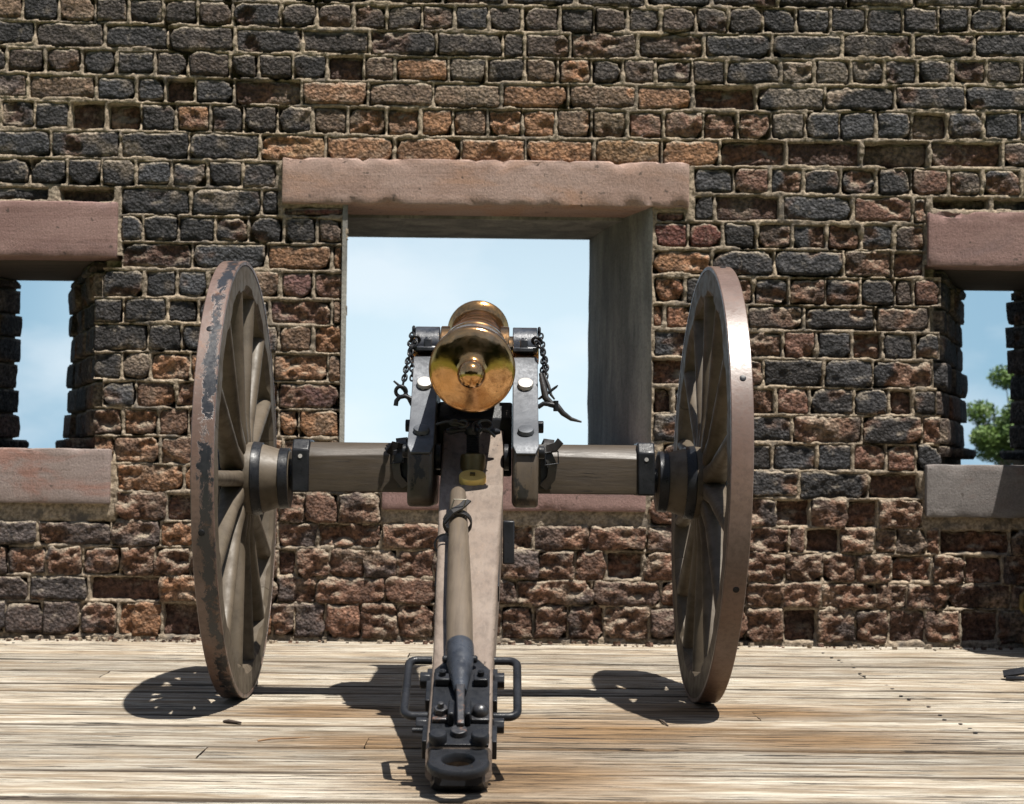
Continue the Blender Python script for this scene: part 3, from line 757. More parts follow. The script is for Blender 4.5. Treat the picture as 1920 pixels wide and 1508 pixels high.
tag(np_mesh('brickwork', np.concatenate(vs), np.concatenate(fs), M['brick'], wall, np.concatenate(cs)), 'smaller and farther bricks', kind='stuff')

# mortar: one relief sheet, proud beads in the joints, deep pockets behind the bricks
X0, X1, Z0, Z1, G = -2.75, 3.1, -.03, 3.12, .0062
gx, gz = np.arange(X0, X1, G), np.arange(Z0, Z1, G)
GX, GZ = np.meshgrid(gx, gz, indexing='ij')
D = np.full(GX.shape, .06); OFF = np.zeros(GX.shape)
for x0, x1, z0, z1, off in cells:
    i0, i1 = np.searchsorted(gx, [x0 - .05, x1 + .05]); j0, j1 = np.searchsorted(gz, [z0 - .05, z1 + .05])
    if i1 <= i0 or j1 <= j0: continue
    x, z = GX[i0:i1, j0:j1], GZ[i0:i1, j0:j1]
    dx = np.maximum(x0 - x, x - x1); dz = np.maximum(z0 - z, z - z1)
    d = np.where((dx > 0) & (dz > 0), np.hypot(dx, dz), np.maximum(dx, dz))
    sub = D[i0:i1, j0:j1]; cl = d < sub
    OFF[i0:i1, j0:j1] = np.where(cl, off, OFF[i0:i1, j0:j1]); D[i0:i1, j0:j1] = np.minimum(sub, d)
o0 = GX * 0
n1 = fbm(GX, o0, GZ, 30, 4, 40); n2 = fbm(GX, o0, GZ, 4, 3, 41); n3 = fbm(GX, o0, GZ, 90, 2, 42)
n8 = fbm(GX, o0, GZ, 9, 3, 44)
D2 = D + .0055 * n1 + .0095 * n8
worn = sst(.95 - GZ + .5 * n2, 0, .7) * .75 + sst(n2, .25, .55) * .35
hgt = -.0012 + .004 * n2 + .005 * n1 + .002 * n3 + .005 * sst(D2, .001, .007) - .006 * np.exp(-((D - .0095) / .003) ** 2) * (GZ > .9) * (n8 > -.25) + .003 * n8
hgt = hgt - worn * (.016 + .016 * np.abs(n1))
pocket = sst(-D2, -.001, .009)
hgt = hgt * (1 - pocket) - .09 * pocket
inside = np.zeros(GX.shape, bool)
inside |= (GX > -.600 + .004 * n1) & (GX < .772) & (GZ > .70) & (GZ < 1.975)
for r in range(7, 18):
    z0, z1, segs = ROWS[r]
    if r < 8 and z0 > 1.713: continue
    zz = (GZ >= z0) & (GZ < z1) & (GZ < 1.72)
    inside |= zz & (GZ > .845) & (GX < segs[0][0] + .006) & (GX > -2.665)
    inside |= zz & (GZ > .815) & (GX > segs[-1][-1] - .006) & (GX < 3.02)
k = GX.shape[1]
vv = np.stack([GX, -hgt, GZ], -1).reshape(-1, 3)
i, j = np.meshgrid(np.arange(GX.shape[0] - 1), np.arange(k - 1), indexing='ij')
keep = ~inside[:-1, :-1]
a = (i * k + j)[keep]
np_mesh('mortar', vv, np.stack([a, a + k, a + k + 1, a + 1], 1), M['mortar'], wall)

# the wall's core, cut by the splayed openings
def core(poly, z0, z1, nm='wall_core'): return MB().prism(poly, 2, z0, z1).build(nm, M['mortar'], wall, smooth=0)
YB, YN = .95, .105
core([(-5, YN), (-2.69, YN), (-2.345, YB), (-5, YB)], .80, 1.75)
core([(-1.70, YN), (-.62, YN), (-.71, YB), (-2.055, YB)], .80, 1.75)
core([(.78, YN), (2.085, YN), (2.44, YB), (.56, YB)], .80, 1.75)
core([(3.03, YN), (5, YN), (5, YB), (2.71, YB)], .80, 1.75)
core([(-5, YN + .002), (5, YN + .002), (5, YB - .002), (-5, YB - .002)], -.4, .802)
core([(-5, YN + .002), (5, YN + .002), (5, YB - .002), (-5, YB - .002)], 1.975, 3.5)
core([(-5, YN + .004), (-.75, YN + .004), (-.82, YB - .004), (-5, YB - .004)], 1.74, 1.98)
core([(.93, YN + .004), (5, YN + .004), (5, YB - .004), (.66, YB - .004)], 1.74, 1.98)
for x0_, x1_ in ((-5, -2.744), (3.094, 5)): MB().box(((x0_ + x1_) / 2, .057, 1.545), (x1_ - x0_, .09, 3.15)).build('mortar_face', M['mortar'], wall, smooth=0)
# dressed stones
def stone(name, x0, x1, z0, z1, y0, y1, mat, label=None, sd=1, chip=.004):
    nx, nz, ny = int((x1 - x0) / .03), max(4, int((z1 - z0) / .03)), max(2, int((y1 - y0) / .05))
    bm = bmesh.new()
    bmesh.ops.create_cube(bm, size=1)
    bmesh.ops.scale(bm, vec=(x1 - x0, y1 - y0, z1 - z0), verts=bm.verts); bmesh.ops.translate(bm, vec=((x0 + x1) / 2, (y0 + y1) / 2, (z0 + z1) / 2), verts=bm.verts)
    bmesh.ops.bevel(bm, geom=bm.edges[:], offset=.008, segments=2, affect='EDGES', profile=.5)
    for ax, n_ in ((0, nx), (2, nz), (1, min(ny, 8))):
        lo, hi = ((x0, x1), (y0, y1), (z0, z1))[ax]
        for q in range(1, n_):
            co = [0, 0, 0]; no = [0, 0, 0]; co[ax] = lo + (hi - lo) * q / n_; no[ax] = 1
            bmesh.ops.bisect_plane(bm, geom=bm.verts[:] + bm.edges[:] + bm.faces[:], plane_co=co, plane_no=no)
    P = np.array([v.co[:] for v in bm.verts])
    n = fbm(P[:, 0], P[:, 1], P[:, 2], 6, 4, sd); n_ = fbm(P[:, 0], P[:, 1], P[:, 2], 28, 3, sd + 5)
    eb = np.minimum(P[:, 2] - z0, z1 - P[:, 2]) < .012
    er = eb & (P[:, 1] < y0 + .02)
    cx, cz, cy = (x0 + x1) / 2, (z0 + z1) / 2, y0 + .1
    dz = np.where(er, -np.sign(P[:, 2] - cz) * chip * np.clip(n_ * 5 - .6, 0, 3), 0) + .002 * n
    dy = .003 * n + .0015 * n_ + np.where(er, chip * 1.2 * np.clip(n_ * 5 - .5, 0, 3), 0)
    for v, a_, b_ in zip(bm.verts, dy, dz): v.co.y += a_; v.co.z += b_
    me = bpy.data.meshes.new(name); bm.to_mesh(me); bm.free(); me.materials.append(mat)
    me.polygons.foreach_set('use_smooth', [True] * len(me.polygons)); me.set_sharp_from_angle(angle=radians(40))
    o = bpy.data.objects.new(name, me); COL.objects.link(o); o.parent = wall
    if label: o['label'] = label
    return o
stone('lintel', -.893, .946, 1.968, 2.176, -.030, .30, M['lintel'], 'long red sandstone lintel over the middle opening', 1, .008)
stone('lintel', -3.0, -1.632, 1.713, 1.965, -.026, .13, M['dstone'], 'red and purple stone lintel over the left loophole', 2, .003)
stone('lintel', 2.03, 3.35, 1.718, 1.968, -.026, .13, M['dstone'], 'purple stone lintel over the right loophole', 3, .010)
stone('sill', -3.0, -1.640, .606, .852, -.03, .93, M['sill'], 'grey and red stone sill under the left loophole', 4, .003)
stone('sill', 2.020, 3.3, .584, .822, -.03, .93, M['gstone'], 'grey stone sill under the right loophole', 5, .003)
stone('sill', -.424, .76, .593, .872, -.02, .90, M['dstone'], 'reddish stone sill under the middle opening', 6, .004)
stone('sill_stone', -.62, -.43, .60, .80, .02, .9, M['dstone'], None, 7, .004)
# concrete lining of the middle embrasure
cv = [(.782, -.012), (.768, .004), (.752, .05), (.71, .18), (.655, .36), (.60, .60), (.565, .80), (.548, .948), (.70, .948), (.79, .948)]
jm = MB()
zs = np.linspace(.80, 1.974, 30); rg = []
for z in zs:
    rg.append([(x + .006 * float(fbm(np.array([x * 3]), np.array([y * 3]), np.array([z]), 7, 3, 3)[0]) * (1 if i_ < 8 else 0), y, z) for i_, (x, y) in enumerate(cv)])
jm.rings(rg).build('concrete_jamb', M['concrete'], wall, smooth=40)
MB().prism([(-.618, -.010), (-.596, -.004), (-.69, .948), (-.74, .948)], 2, .80, 1.972).build('concrete_jamb', M['concrete'], wall, smooth=30)
MB().prism([(-.74, .302), (.76, .302), (.62, .949), (-.80, .949)], 2, 1.955, 1.990).build('concrete_soffit', M['concrete'], wall, smooth=0)
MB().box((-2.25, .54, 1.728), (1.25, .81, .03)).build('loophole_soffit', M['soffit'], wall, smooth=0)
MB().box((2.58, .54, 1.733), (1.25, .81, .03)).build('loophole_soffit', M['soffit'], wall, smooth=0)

# crumbs of brick and mortar along the wall's foot
for nm_, mt_, cnt, sd_ in (('brick_crumbs', 'brick', 150, 1), ('mortar_crumbs', 'mortar', 170, 2)):
    rr = np.random.RandomState(sd_); vs, fs, cs, n0 = [], [], [], 0
    for q in range(cnt):
        sz_ = .004 + .011 * rr.rand() ** 3
        c = np.array([rr.uniform(-2.6, 2.8), 1.985 - abs(rr.normal()) * .045, sz_ * .5])
        b_ = np.array([(x, y, z) for z in (-1, 1) for x, y in ((-1, -1), (1, -1), (1, 1), (-1, 1))], float) * sz_ * rr.uniform(.5, 1.1, (8, 3))
        a_ = rr.uniform(0, 6.28); R_ = np.array([[cos(a_), -sin(a_), 0], [sin(a_), cos(a_), 0], [0, 0, 1]])
        vs.append(b_ @ R_.T + c); fs.append(np.array([(3, 2, 1, 0), (4, 5, 6, 7), (0, 1, 5, 4), (1, 2, 6, 5), (2, 3, 7, 6), (3, 0, 4, 7)]) + n0); n0 += 8
        cs.append(np.tile(np.array([.14, .08, .055]) * rr.uniform(.6, 1.2), (8, 1)))
    tag(np_mesh(nm_, np.concatenate(vs), np.concatenate(fs), M[mt_], None, np.concatenate(cs), smooth=False), 'small crumbs of old ' + ('brick' if sd_ == 1 else 'pale mortar') + ' lying along the foot of the wall', kind='stuff')
# ------------------------------------------------------------------ trees
def tree(name, loc, h, rad, nleaf, size, mat, sd, trunk_x=0, label='', group=None, gap=.35):
    r = np.random.RandomState(sd)
    root = empty(name, loc); tag(root, label, 'tree', group)
    tr = MB(); top = Vector((trunk_x * .3, 0, h * .72))
    tr.tube([(trunk_x, 0, -.1), (trunk_x * .9, .05, h * .25), (trunk_x * .6, 0, h * .5), top], [.10 * h / 4, .085 * h / 4, .06 * h / 4, .03 * h / 4], 10)
    cl = []
    for q in range(38):
        a = r.uniform(0, 2 * pi); rr = rad * sqrt(r.uniform(.02, 1)); zz = h * r.uniform(.45, 1.0)
        rr *= (1 - .55 * abs(zz / h - .68) / .32)
        c = Vector((rr * cos(a), rr * sin(a), zz)); cl.append(c)
        st = Vector((trunk_x * .6, 0, h * r.uniform(.35, .6)))
        tr.tube([st, (st + c) / 2 + Vector((0, 0, -.05 * h)), c], [.03 * h / 4, .02 * h / 4, .008 * h / 4], 6)
    tr.build('trunk', M['bark'], root)
    n = nleaf; ci = r.randint(0, len(cl), n); C = np.array([c[:] for c in cl])[ci]
    d = r.normal(size=(n, 3)); d /= np.linalg.norm(d, axis=1)[:, None]
    C = C + d * (r.uniform(.0, 1, n) ** .5 * rad * gap)[:, None] * np.array([1, 1, .7])
    u = r.normal(size=(n, 3)); u /= np.linalg.norm(u, axis=1)[:, None]
    w = np.cross(u, r.normal(size=(n, 3))); w /= np.linalg.norm(w, axis=1)[:, None]
    s = size * r.uniform(.6, 1.2, n)[:, None]
    v = np.stack([C - u * s, C + w * s * .5, C + u * s, C - w * s * .5], 1).reshape(-1, 3)
    f = np.arange(n * 4).reshape(-1, 4)
    np_mesh('crown', v, f, mat, root, smooth=False)
    return root
tree('leafy_tree', (11.3, 30, -.42), 3.5, 1.4, 46000, .042, M['leaf'], 3, trunk_x=-.62, label='bright green leafy tree beyond the right loophole', gap=.27)
# wood edging the parade ground behind the viewer; only the bronze shows it, mirrored
r = np.random.RandomState(5); n = 42000
cx = r.uniform(-60, 60, n); hgt_ = 20 + 5 * fbm(cx, cx * 0, cx * 0, .12, 3, 8)
C = np.stack([cx, -46 + r.uniform(-4, 4, n), -.4 + hgt_ * r.uniform(0, 1, n)], 1)
u = r.normal(size=(n, 3)); u /= np.linalg.norm(u, axis=1)[:, None]; w = np.cross(u, r.normal(size=(n, 3))); w /= np.linalg.norm(w, axis=1)[:, None]
v = np.stack([C - u * .7, C + w * .5, C + u * .7, C - w * .5], 1).reshape(-1, 3)
tag(np_mesh('far_woods', v, np.arange(n * 4).reshape(-1, 4), M['leafd'], smooth=False), 'dark wood edging the lawn far behind the deck', kind='stuff')

# ------------------------------------------------------------------ the cannon
gun = empty('cannon', (.008, 0, 0)); gun.rotation_euler = (0, 0, radians(-.27))
tag(gun, 'old bronze cannon on a brown two-wheeled wooden carriage, standing on the plank deck', 'cannon')

# --- wheels
RW = .724
def wheel(side, phase, tmat, toe, camber):
    w = empty('wheel', (side * .783, 0, RW), gun)
    w.rotation_euler = (0, radians(camber) * side, radians(toe))      # tops lean outwards
    s = side          # +x*s is the outside
    # tyre
    prof = [(-.034, .711), (-.034, .7215), (-.0315, .724), (.0315, .724), (.034, .7215), (.034, .711)]
    n = 128
    MB().rings([[(x * s, r * cos(2 * pi * i / n), r * sin(2 * pi * i / n)) for i in range(n)] for x, r in prof + prof[:1]], cap=False).build('tyre', tmat, w, smooth=40)
    for q in range(7):
        a = phase + 2 * pi * (q + .25) / 7; tb = MB()
        tb.lathe((.004 * s, cos(a) * .7235, sin(a) * .7235), (0, cos(a), sin(a)), [(0, .0105), (.0022, .0095), (.003, .006)], 12)
        tb.build('tyre_bolt', M['iron'], w)
    # seven felloes, their inner edges chamfered between the spokes
    for q in range(7):
        a0 = phase - 2 * pi / 28 + 2 * pi * q / 7 + .0015; a1 = a0 + 2 * pi / 7 - .003
        rings = []
        for i in range(37):
            a = a0 + (a1 - a0) * i / 36
            ph = (a - phase) / (2 * pi / 14)
            dsp = abs(ph - round(ph))            # 0 on a spoke
            c = .003 + .015 * float(sst(np.array(dsp), .14, .26))
            ri, ro, hw = .626, .7115, .0325
            sec = [(-hw, ro - .002), (-hw, ri + c), (-hw + c * .8, ri), (hw - c * .8, ri), (hw, ri + c), (hw, ro - .002), (hw - .003, ro), (-hw + .003, ro)]
            rings.append([(x * s, r * cos(a), r * sin(a)) for x, r in sec])
        MB().rings(rings).build('felloe', M['spoke'], w, smooth=32)
    # nave
    nave = [(-.172, .05), (-.172, .088), (-.168, .093), (-.135, .098), (-.115, .104), (-.085, .113), (-.045, .121), (.04, .121), (.07, .112), (.11, .100), (.116, .095), (.116, .045)]
    MB().lathe((0, 0, 0), (s, 0, 0), nave, 56).build('nave', M['spoke'], w, smooth=30)
    for a, b, r0, r1 in ((-.170, -.138, .1005, .1025), (-.082, -.050, .1195, .1235), (.042, .062, .1235, .1185), (.092, .114, .106, .102)):
        MB().lathe((0, 0, 0), (s, 0, 0), [(a, r0 - .02), (a, r0 - .002), (a + .002, r0), (b - .002, r1), (b, r1 - .002), (b, r1 - .02)], 56).build('nave_band', M['iron'], w, smooth=40)
    MB().lathe((0, 0, 0), (s, 0, 0), [(.10, .05), (.124, .046), (.130, .03), (.131, 0)], 24).build('axle_cap', M['iron'], w, smooth=40)
    # fourteen spokes: square foot at the nave, oval towards the rim
    proto = None
    for q in range(14):
        a = phase + 2 * pi * q / 14
        if proto is None:
            rings = []
            for t in np.linspace(0, 1, 15):
                r = .108 + (.640 - .108) * t
                k = float(sst(np.array(t), .02, .22)); wy = .027 * (1 - k) + (.0255 - .002 * t) * k; wx = .040 * (1 - k) + (.034 - .006 * t) * k
                e = 5 * (1 - k) + 2.3 * k
                ring = []
                for i in range(18):
                    th = 2 * pi * i / 18; cx_, sy_ = cos(th), sin(th)
                    ring.append(((.006 - .010 * t) * s + wx * math.copysign(abs(cx_) ** (2 / e), cx_), wy * math.copysign(abs(sy_) ** (2 / e), sy_), r))
                rings.append(ring)
            proto = MB().rings(rings).build('spoke', M['spoke'], w, smooth=50); o = proto
        else:
            o = proto.copy(); COL.objects.link(o); o.parent = w
        o.rotation_euler = (pi / 2 - a + pi, 0, 0) if False else (a - pi / 2, 0, 0)
    return w
# angle a: direction (y, z) = (cos a, sin a); a = pi looks at the viewer
wl = wheel(-1, pi, M['tire_w'], 0.0, 1.0); wl['label'] = 'left wheel with black paint flaking off its tyre'
wr = wheel(1, pi + pi / 14, M['tire'], 1.1, 1.6); wr['label'] = 'right wheel with smooth brown painted tyre'

# --- axle
def axle_beam(s):
    rings = []
    for t in np.linspace(0, 1, 7):
        x = s * (.16 + (.548 - .16) * t)
        bowz = .010 * (1 - t)
        ro = .0
        sec = [(-.082, .684), (-.084, .700), (-.084 + ro, .800 + bowz), (-.070, .820 + bowz), (-.030, .848 + ro), (.06, .850), (.08, .83), (.08, .684)]
        rings.append([(x, y, z) for y, z in sec])
    return MB().rings(rings).build('axle_beam', M['axle'], gun, smooth=38, bevel=.003)
for s in (-1, 1):
    axle_beam(s)
    b = MB().prism([(-.092, .681), (-.092, .822), (-.060, .857), (.075, .857), (.092, .84), (.092, .681)], 0, s * .541, s * .598).build('axle_band', M['iron'], gun, bevel=.006, seg=3)
    MB().cyl((s * .57, -.094, .80), (s * .57, -.080, .80), .007, n=10).build('rivet', M['bolt'], b)
    MB().cyl((s * .598, 0, .73), (s * .70, 0, .73), .042, n=24).build('axle_arm', M['iron'], gun)

# --- stock (the trail)
TOPL = [(.10, .90), (-.13, .893), (-.22, .838), (-.45, .702), (-1.72, .118), (-1.775, .090)]
def top_z(y):
    p = TOPL
    for (a, za), (b, zb) in zip(p[:-1], p[1:]):
        if b <= y <= a: return za + (zb - za) * (a - y) / (a - b)
    return p[-1][1]
def half_w(y):
    return float(np.interp(-y, [-.1, .45, 1.35, 1.8], [.099, .098, .077, .077]))
def depth(y): return float(np.interp(-y, [-.1, .3, .6, 1.2, 1.8], [.22, .235, .21, .15, .075]))
def stock_piece(ya, yb, rnd, dz, name, mat):
    rings = []
    for t in np.linspace(0, 1, 40):
        y = ya + (yb - ya) * t; z = top_z(y) + dz; w = half_w(y); d = depth(y)
        kk = rnd * min(1, 4 * t + .15)
        sec = []
        for i in range(5): a = pi / 2 * i / 4; sec.append((w - kk + kk * sin(a), z - kk + kk * cos(a)))
        zb = max(z - d, .004) if y > -1.70 else max(z - d, .012)
        sec += [(w, zb + .012), (w - .012, zb), (-w + .012, zb), (-w, zb + .012)]
        for i in range(5): a = pi / 2 * i / 4; sec.append((-w + kk - kk * cos(a), z - kk + kk * sin(a)))
        rings.append([(x, y, zz) for x, zz in sec])
    return MB().rings(rings).build(name, mat, gun, smooth=35)
stock_piece(.08, -.462, .006, -.004, 'stock', M['stock'])
trail = stock_piece(-.445, -1.752, .016, .006, 'trail', M['stock'])
def on_trail(x, y, h=0.0):
    """point over the trail's top, h metres along its normal"""
    nrm = Vector((0, .418, .908))
    return Vector((x, y, top_z(y) + .006)) + nrm * h
TR = Vector((0, -.909, -.418)); TNm = Vector((0, -.418, .909))
TRot = Matrix((Vector((1, 0, 0)), -TR, TNm)).transposed()     # columns: x, along the trail upwards, normal
def tbox(mb, x, y, h, dx, dl, dh):
    c = on_trail(x, y) + TNm * (h + dh / 2); return mb.box(c, (dx, dl, dh), TRot)
def tcyl(mb, x, y, h0, h1, r, r2=None, n=14):
    return mb.cyl(on_trail(x, y) + TNm * h0, on_trail(x, y) + TNm * h1, r, r2, n)
# iron plate of the trail, with cut corners at its upper end
pm = MB(); y0, y1 = -1.405, -1.745
def tp(x, y, h): return on_trail(x, y) + TNm * h
y1 = -1.752; outl = [(-.040, y0), (.040, y0), (.069, y0 - .045), (.069, y1), (-.069, y1), (-.069, y0 - .045)]
pm.rings([[tp(x, y, -.004) for x, y in outl], [tp(x, y, .006) for x, y in outl]])
trail_plate = pm.build('trail_plate', M['iron'], trail, bevel=.002)
for x in (-.047, .047):
    tbox(MB(), x, -1.510, .006, .036, .030, .020).build('block', M['iron'], trail, bevel=.003)
    tcyl(tcyl(MB(), x, -1.505, .026, .038, .0085), x, -1.505, .036, .041, .0085, .004).build('bolt', M['iron'], trail)
tbox(MB(), -.046, -1.652, .005, .040, .046, .012).build('block', M['rusty'], trail, bevel=.003)
tbox(MB(), .048, -1.652, .005, .044, .046, .012).build('block', M['rusty'], trail, bevel=.003)
tcyl(tcyl(MB(), -.046, -1.648, .015, .032, .0175, n=6), -.046, -1.648, .03, .045, .0085, .007).build('bolt', M['rusty'], trail, bevel=.0015)
mb = MB(); mb.lathe(on_trail(.048, -1.648) + TNm * .015, TNm, [(0, .0195), (.012, .0195), (.019, .016), (.024, .009), (.026, .001)], 18); mb.build('bolt', M['rusty'], trail)
# ears that hold the handspike's toe
for x in (-.021, .019):
    tbox(MB(), x, -1.655, .004, .0145, .062, .036).build('ear', M['iron'], trail, bevel=.004)
tcyl(MB(), -.001, -1.712, .004, .018, .021, .019, 16).build('bolt', M['rusty'], trail, bevel=.0015)
# lunette with its own plate
lp = MB(); LN = Vector((0, -.235, .972)); LA = Vector((0, -.972, -.235)); LC = Vector((0, -1.812, .088))
Lrot = Matrix((Vector((1, 0, 0)), -LA, LN)).transposed()
R0, R1, TH = .0365, .0715, .021
ro, ri = [], []
N = 40
for i in range(N):
    a = 2 * pi * i / N
    ri.append((R0 * cos(a), R0 * sin(a)))
    x, yy = R1 * cos(a), R1 * sin(a)
    if yy > 0: x, yy = max(-.068, min(.068, R1 * cos(a) * 1.35)), min(yy * 1.25, .074)
    ro.append((x, yy))
def L(p, h): return LC + Lrot @ Vector((p[0], p[1], h))
rings = [[L(p, -TH) for p in ro], [L((p[0] * 1.02, p[1] * 1.02), -TH * .5) for p in ro], [L((p[0], p[1]), -.004) for p in ro], [L((p[0] * .95, p[1] * .95), 0) for p in ro],
         [L((p[0] * 1.08, p[1] * 1.08), 0) for p in ri], [L(p, -.005) for p in ri], [L(p, -TH) for p in ri]]
vs = [q for r_ in rings for q in r_]; fs = []
for i in range(len(rings)):
    a, b = i * N, ((i + 1) % len(rings)) * N
    for j in range(N): fs.append((a + j, a + (j + 1) % N, b + (j + 1) % N, b + j))
MB().add(vs, fs).build('lunette', M['iron'], trail, smooth=40)
for x in (-.049, .049):
    mb = MB(); mb.lathe(on_trail(x, -1.738) + TNm * .002, TNm, [(0, .0215), (.020, .0215), (.025, .018), (.027, .001)], 20); mb.build('bolt', M['iron'], trail)
# iron shoe on the deck under the trail's end
sh = []
for y, zt, zb, w in ((-1.40, .13, .06, .070), (-1.60, .085, .014, .070), (-1.69, .062, .002, .069), (-1.745, .056, .004, .064), (-1.775, .056, .022, .055)):
    sh.append([(w, y, zt), (w, y, zb + .008), (w - .012, y, zb), (-w + .012, y, zb), (-w, y, zb + .008), (-w, y, zt)])
MB().rings(sh).build('trail_shoe', M['iron'], trail, smooth=35)
# handles, side straps and their bolts
for s in (-1, 1):
    w = .079
    pts = []
    A, B = on_trail(s * w, -1.375) - TNm * .018, on_trail(s * w, -1.612) - TNm * .018
    out = Vector((s, 0, 0)); cor = .022; ext = .058
    path = [A, A + out * (ext - cor)]
    for q in range(1, 6):
        a = pi / 2 * q / 5; path.append(A + out * (ext - cor + cor * sin(a)) + TR * (cor - cor * cos(a)))
    C_ = B + out * ext - TR * cor * 1.3
    path.append(C_)
    for q in range(1, 6):
        a = pi / 2 * q / 5; path.append(B + out * (ext - cor + cor * cos(a)) - TR * (cor * 1.3 - cor * 1.3 * sin(a)))
    path.append(B)
    h = MB().tube(path, .0105, 12, up=TNm).build('handle', M['iron'], trail, smooth=60)
    for yy in (-1.49, -1.675):
        mid = on_trail(s * (w + .003), yy) - TNm * .035
        MB().box(mid, (.012, .15 if yy > -1.5 else .10, .05), TRot).build('side_plate', M['iron'], trail, bevel=.002)
        mb = MB(); c = on_trail(s * w, yy + .03) - TNm * .02
        mb.cyl(c, c + Vector((s * .026, 0, 0)), .021 if yy > -1.5 else .019, n=8); mb.build('bolt', M['iron'], trail, bevel=.002)
    c = on_trail(s * .0865, -.86) - TNm * .05
    MB().box(c, (.006, .30, .05), TRot).build('side_strap', M['iron'], trail, bevel=.001)
mb = MB(); c = on_trail(-.079, -1.665) - TNm * .02; mb.cyl(c, c + Vector((-.034, 0, 0)), .006, n=10); mb.build('bolt', M['iron'], trail)
# sponge socket on the right of the trail
MB().box((.116, -.62, .542), (.034, .05, .128)).build('side_hook', M['iron'], trail, bevel=.004)
# ring and leather strap that hold the handspike's head
def strap_ring(c, ax, rx, rz, wid, th, mb=None):
    mb = mb or MB(); c = Vector(c); a = Vector(ax).normalized(); u = Vector((1, 0, 0)); w = a.cross(u)
    pts = [c + u * rx * cos(t) + w * rz * sin(t) for t in np.linspace(0, 2 * pi, 29)[:-1]]
    return mb.tube(pts, 1, closed=True, flat=(wid, th), up=a)
HA = Vector((0, -1.085, -.524)).normalized()
hc = Vector((-.033, -.785, .602))
st = strap_ring(hc, HA, .040, .036, .024, .005).build('strap', M['leather'], trail, smooth=40)
mb = MB(); mb.tube([hc + Vector((-.038, -.015, .004)), hc + Vector((-.014, -.030, .034)), hc + Vector((.012, -.015, .048)), hc + Vector((.030, .0, .066))], 1, flat=(.024, .005), up=(0, .6, .8)).build('strap', M['leather'], trail, smooth=40)
mb = MB(); cc = hc + Vector((.000, -.022, .046)); q = [cc + Vector((sx * .017, 0, 0)) + Vector((.3 * sz, -.2 * sz, .85 * sz)) * .026 for sx, sz in ((-1, -1), (1, -1), (1, 1), (-1, 1))]
mb.tube(q, .0026, 6, closed=True, up=(0, -1, 0)).build('buckle', M['steel'], trail)
strap_ring((-.066, -.82, .540), (0, 1, 0), .030, .030, .008, .006).build('ring', M['iron'], trail)

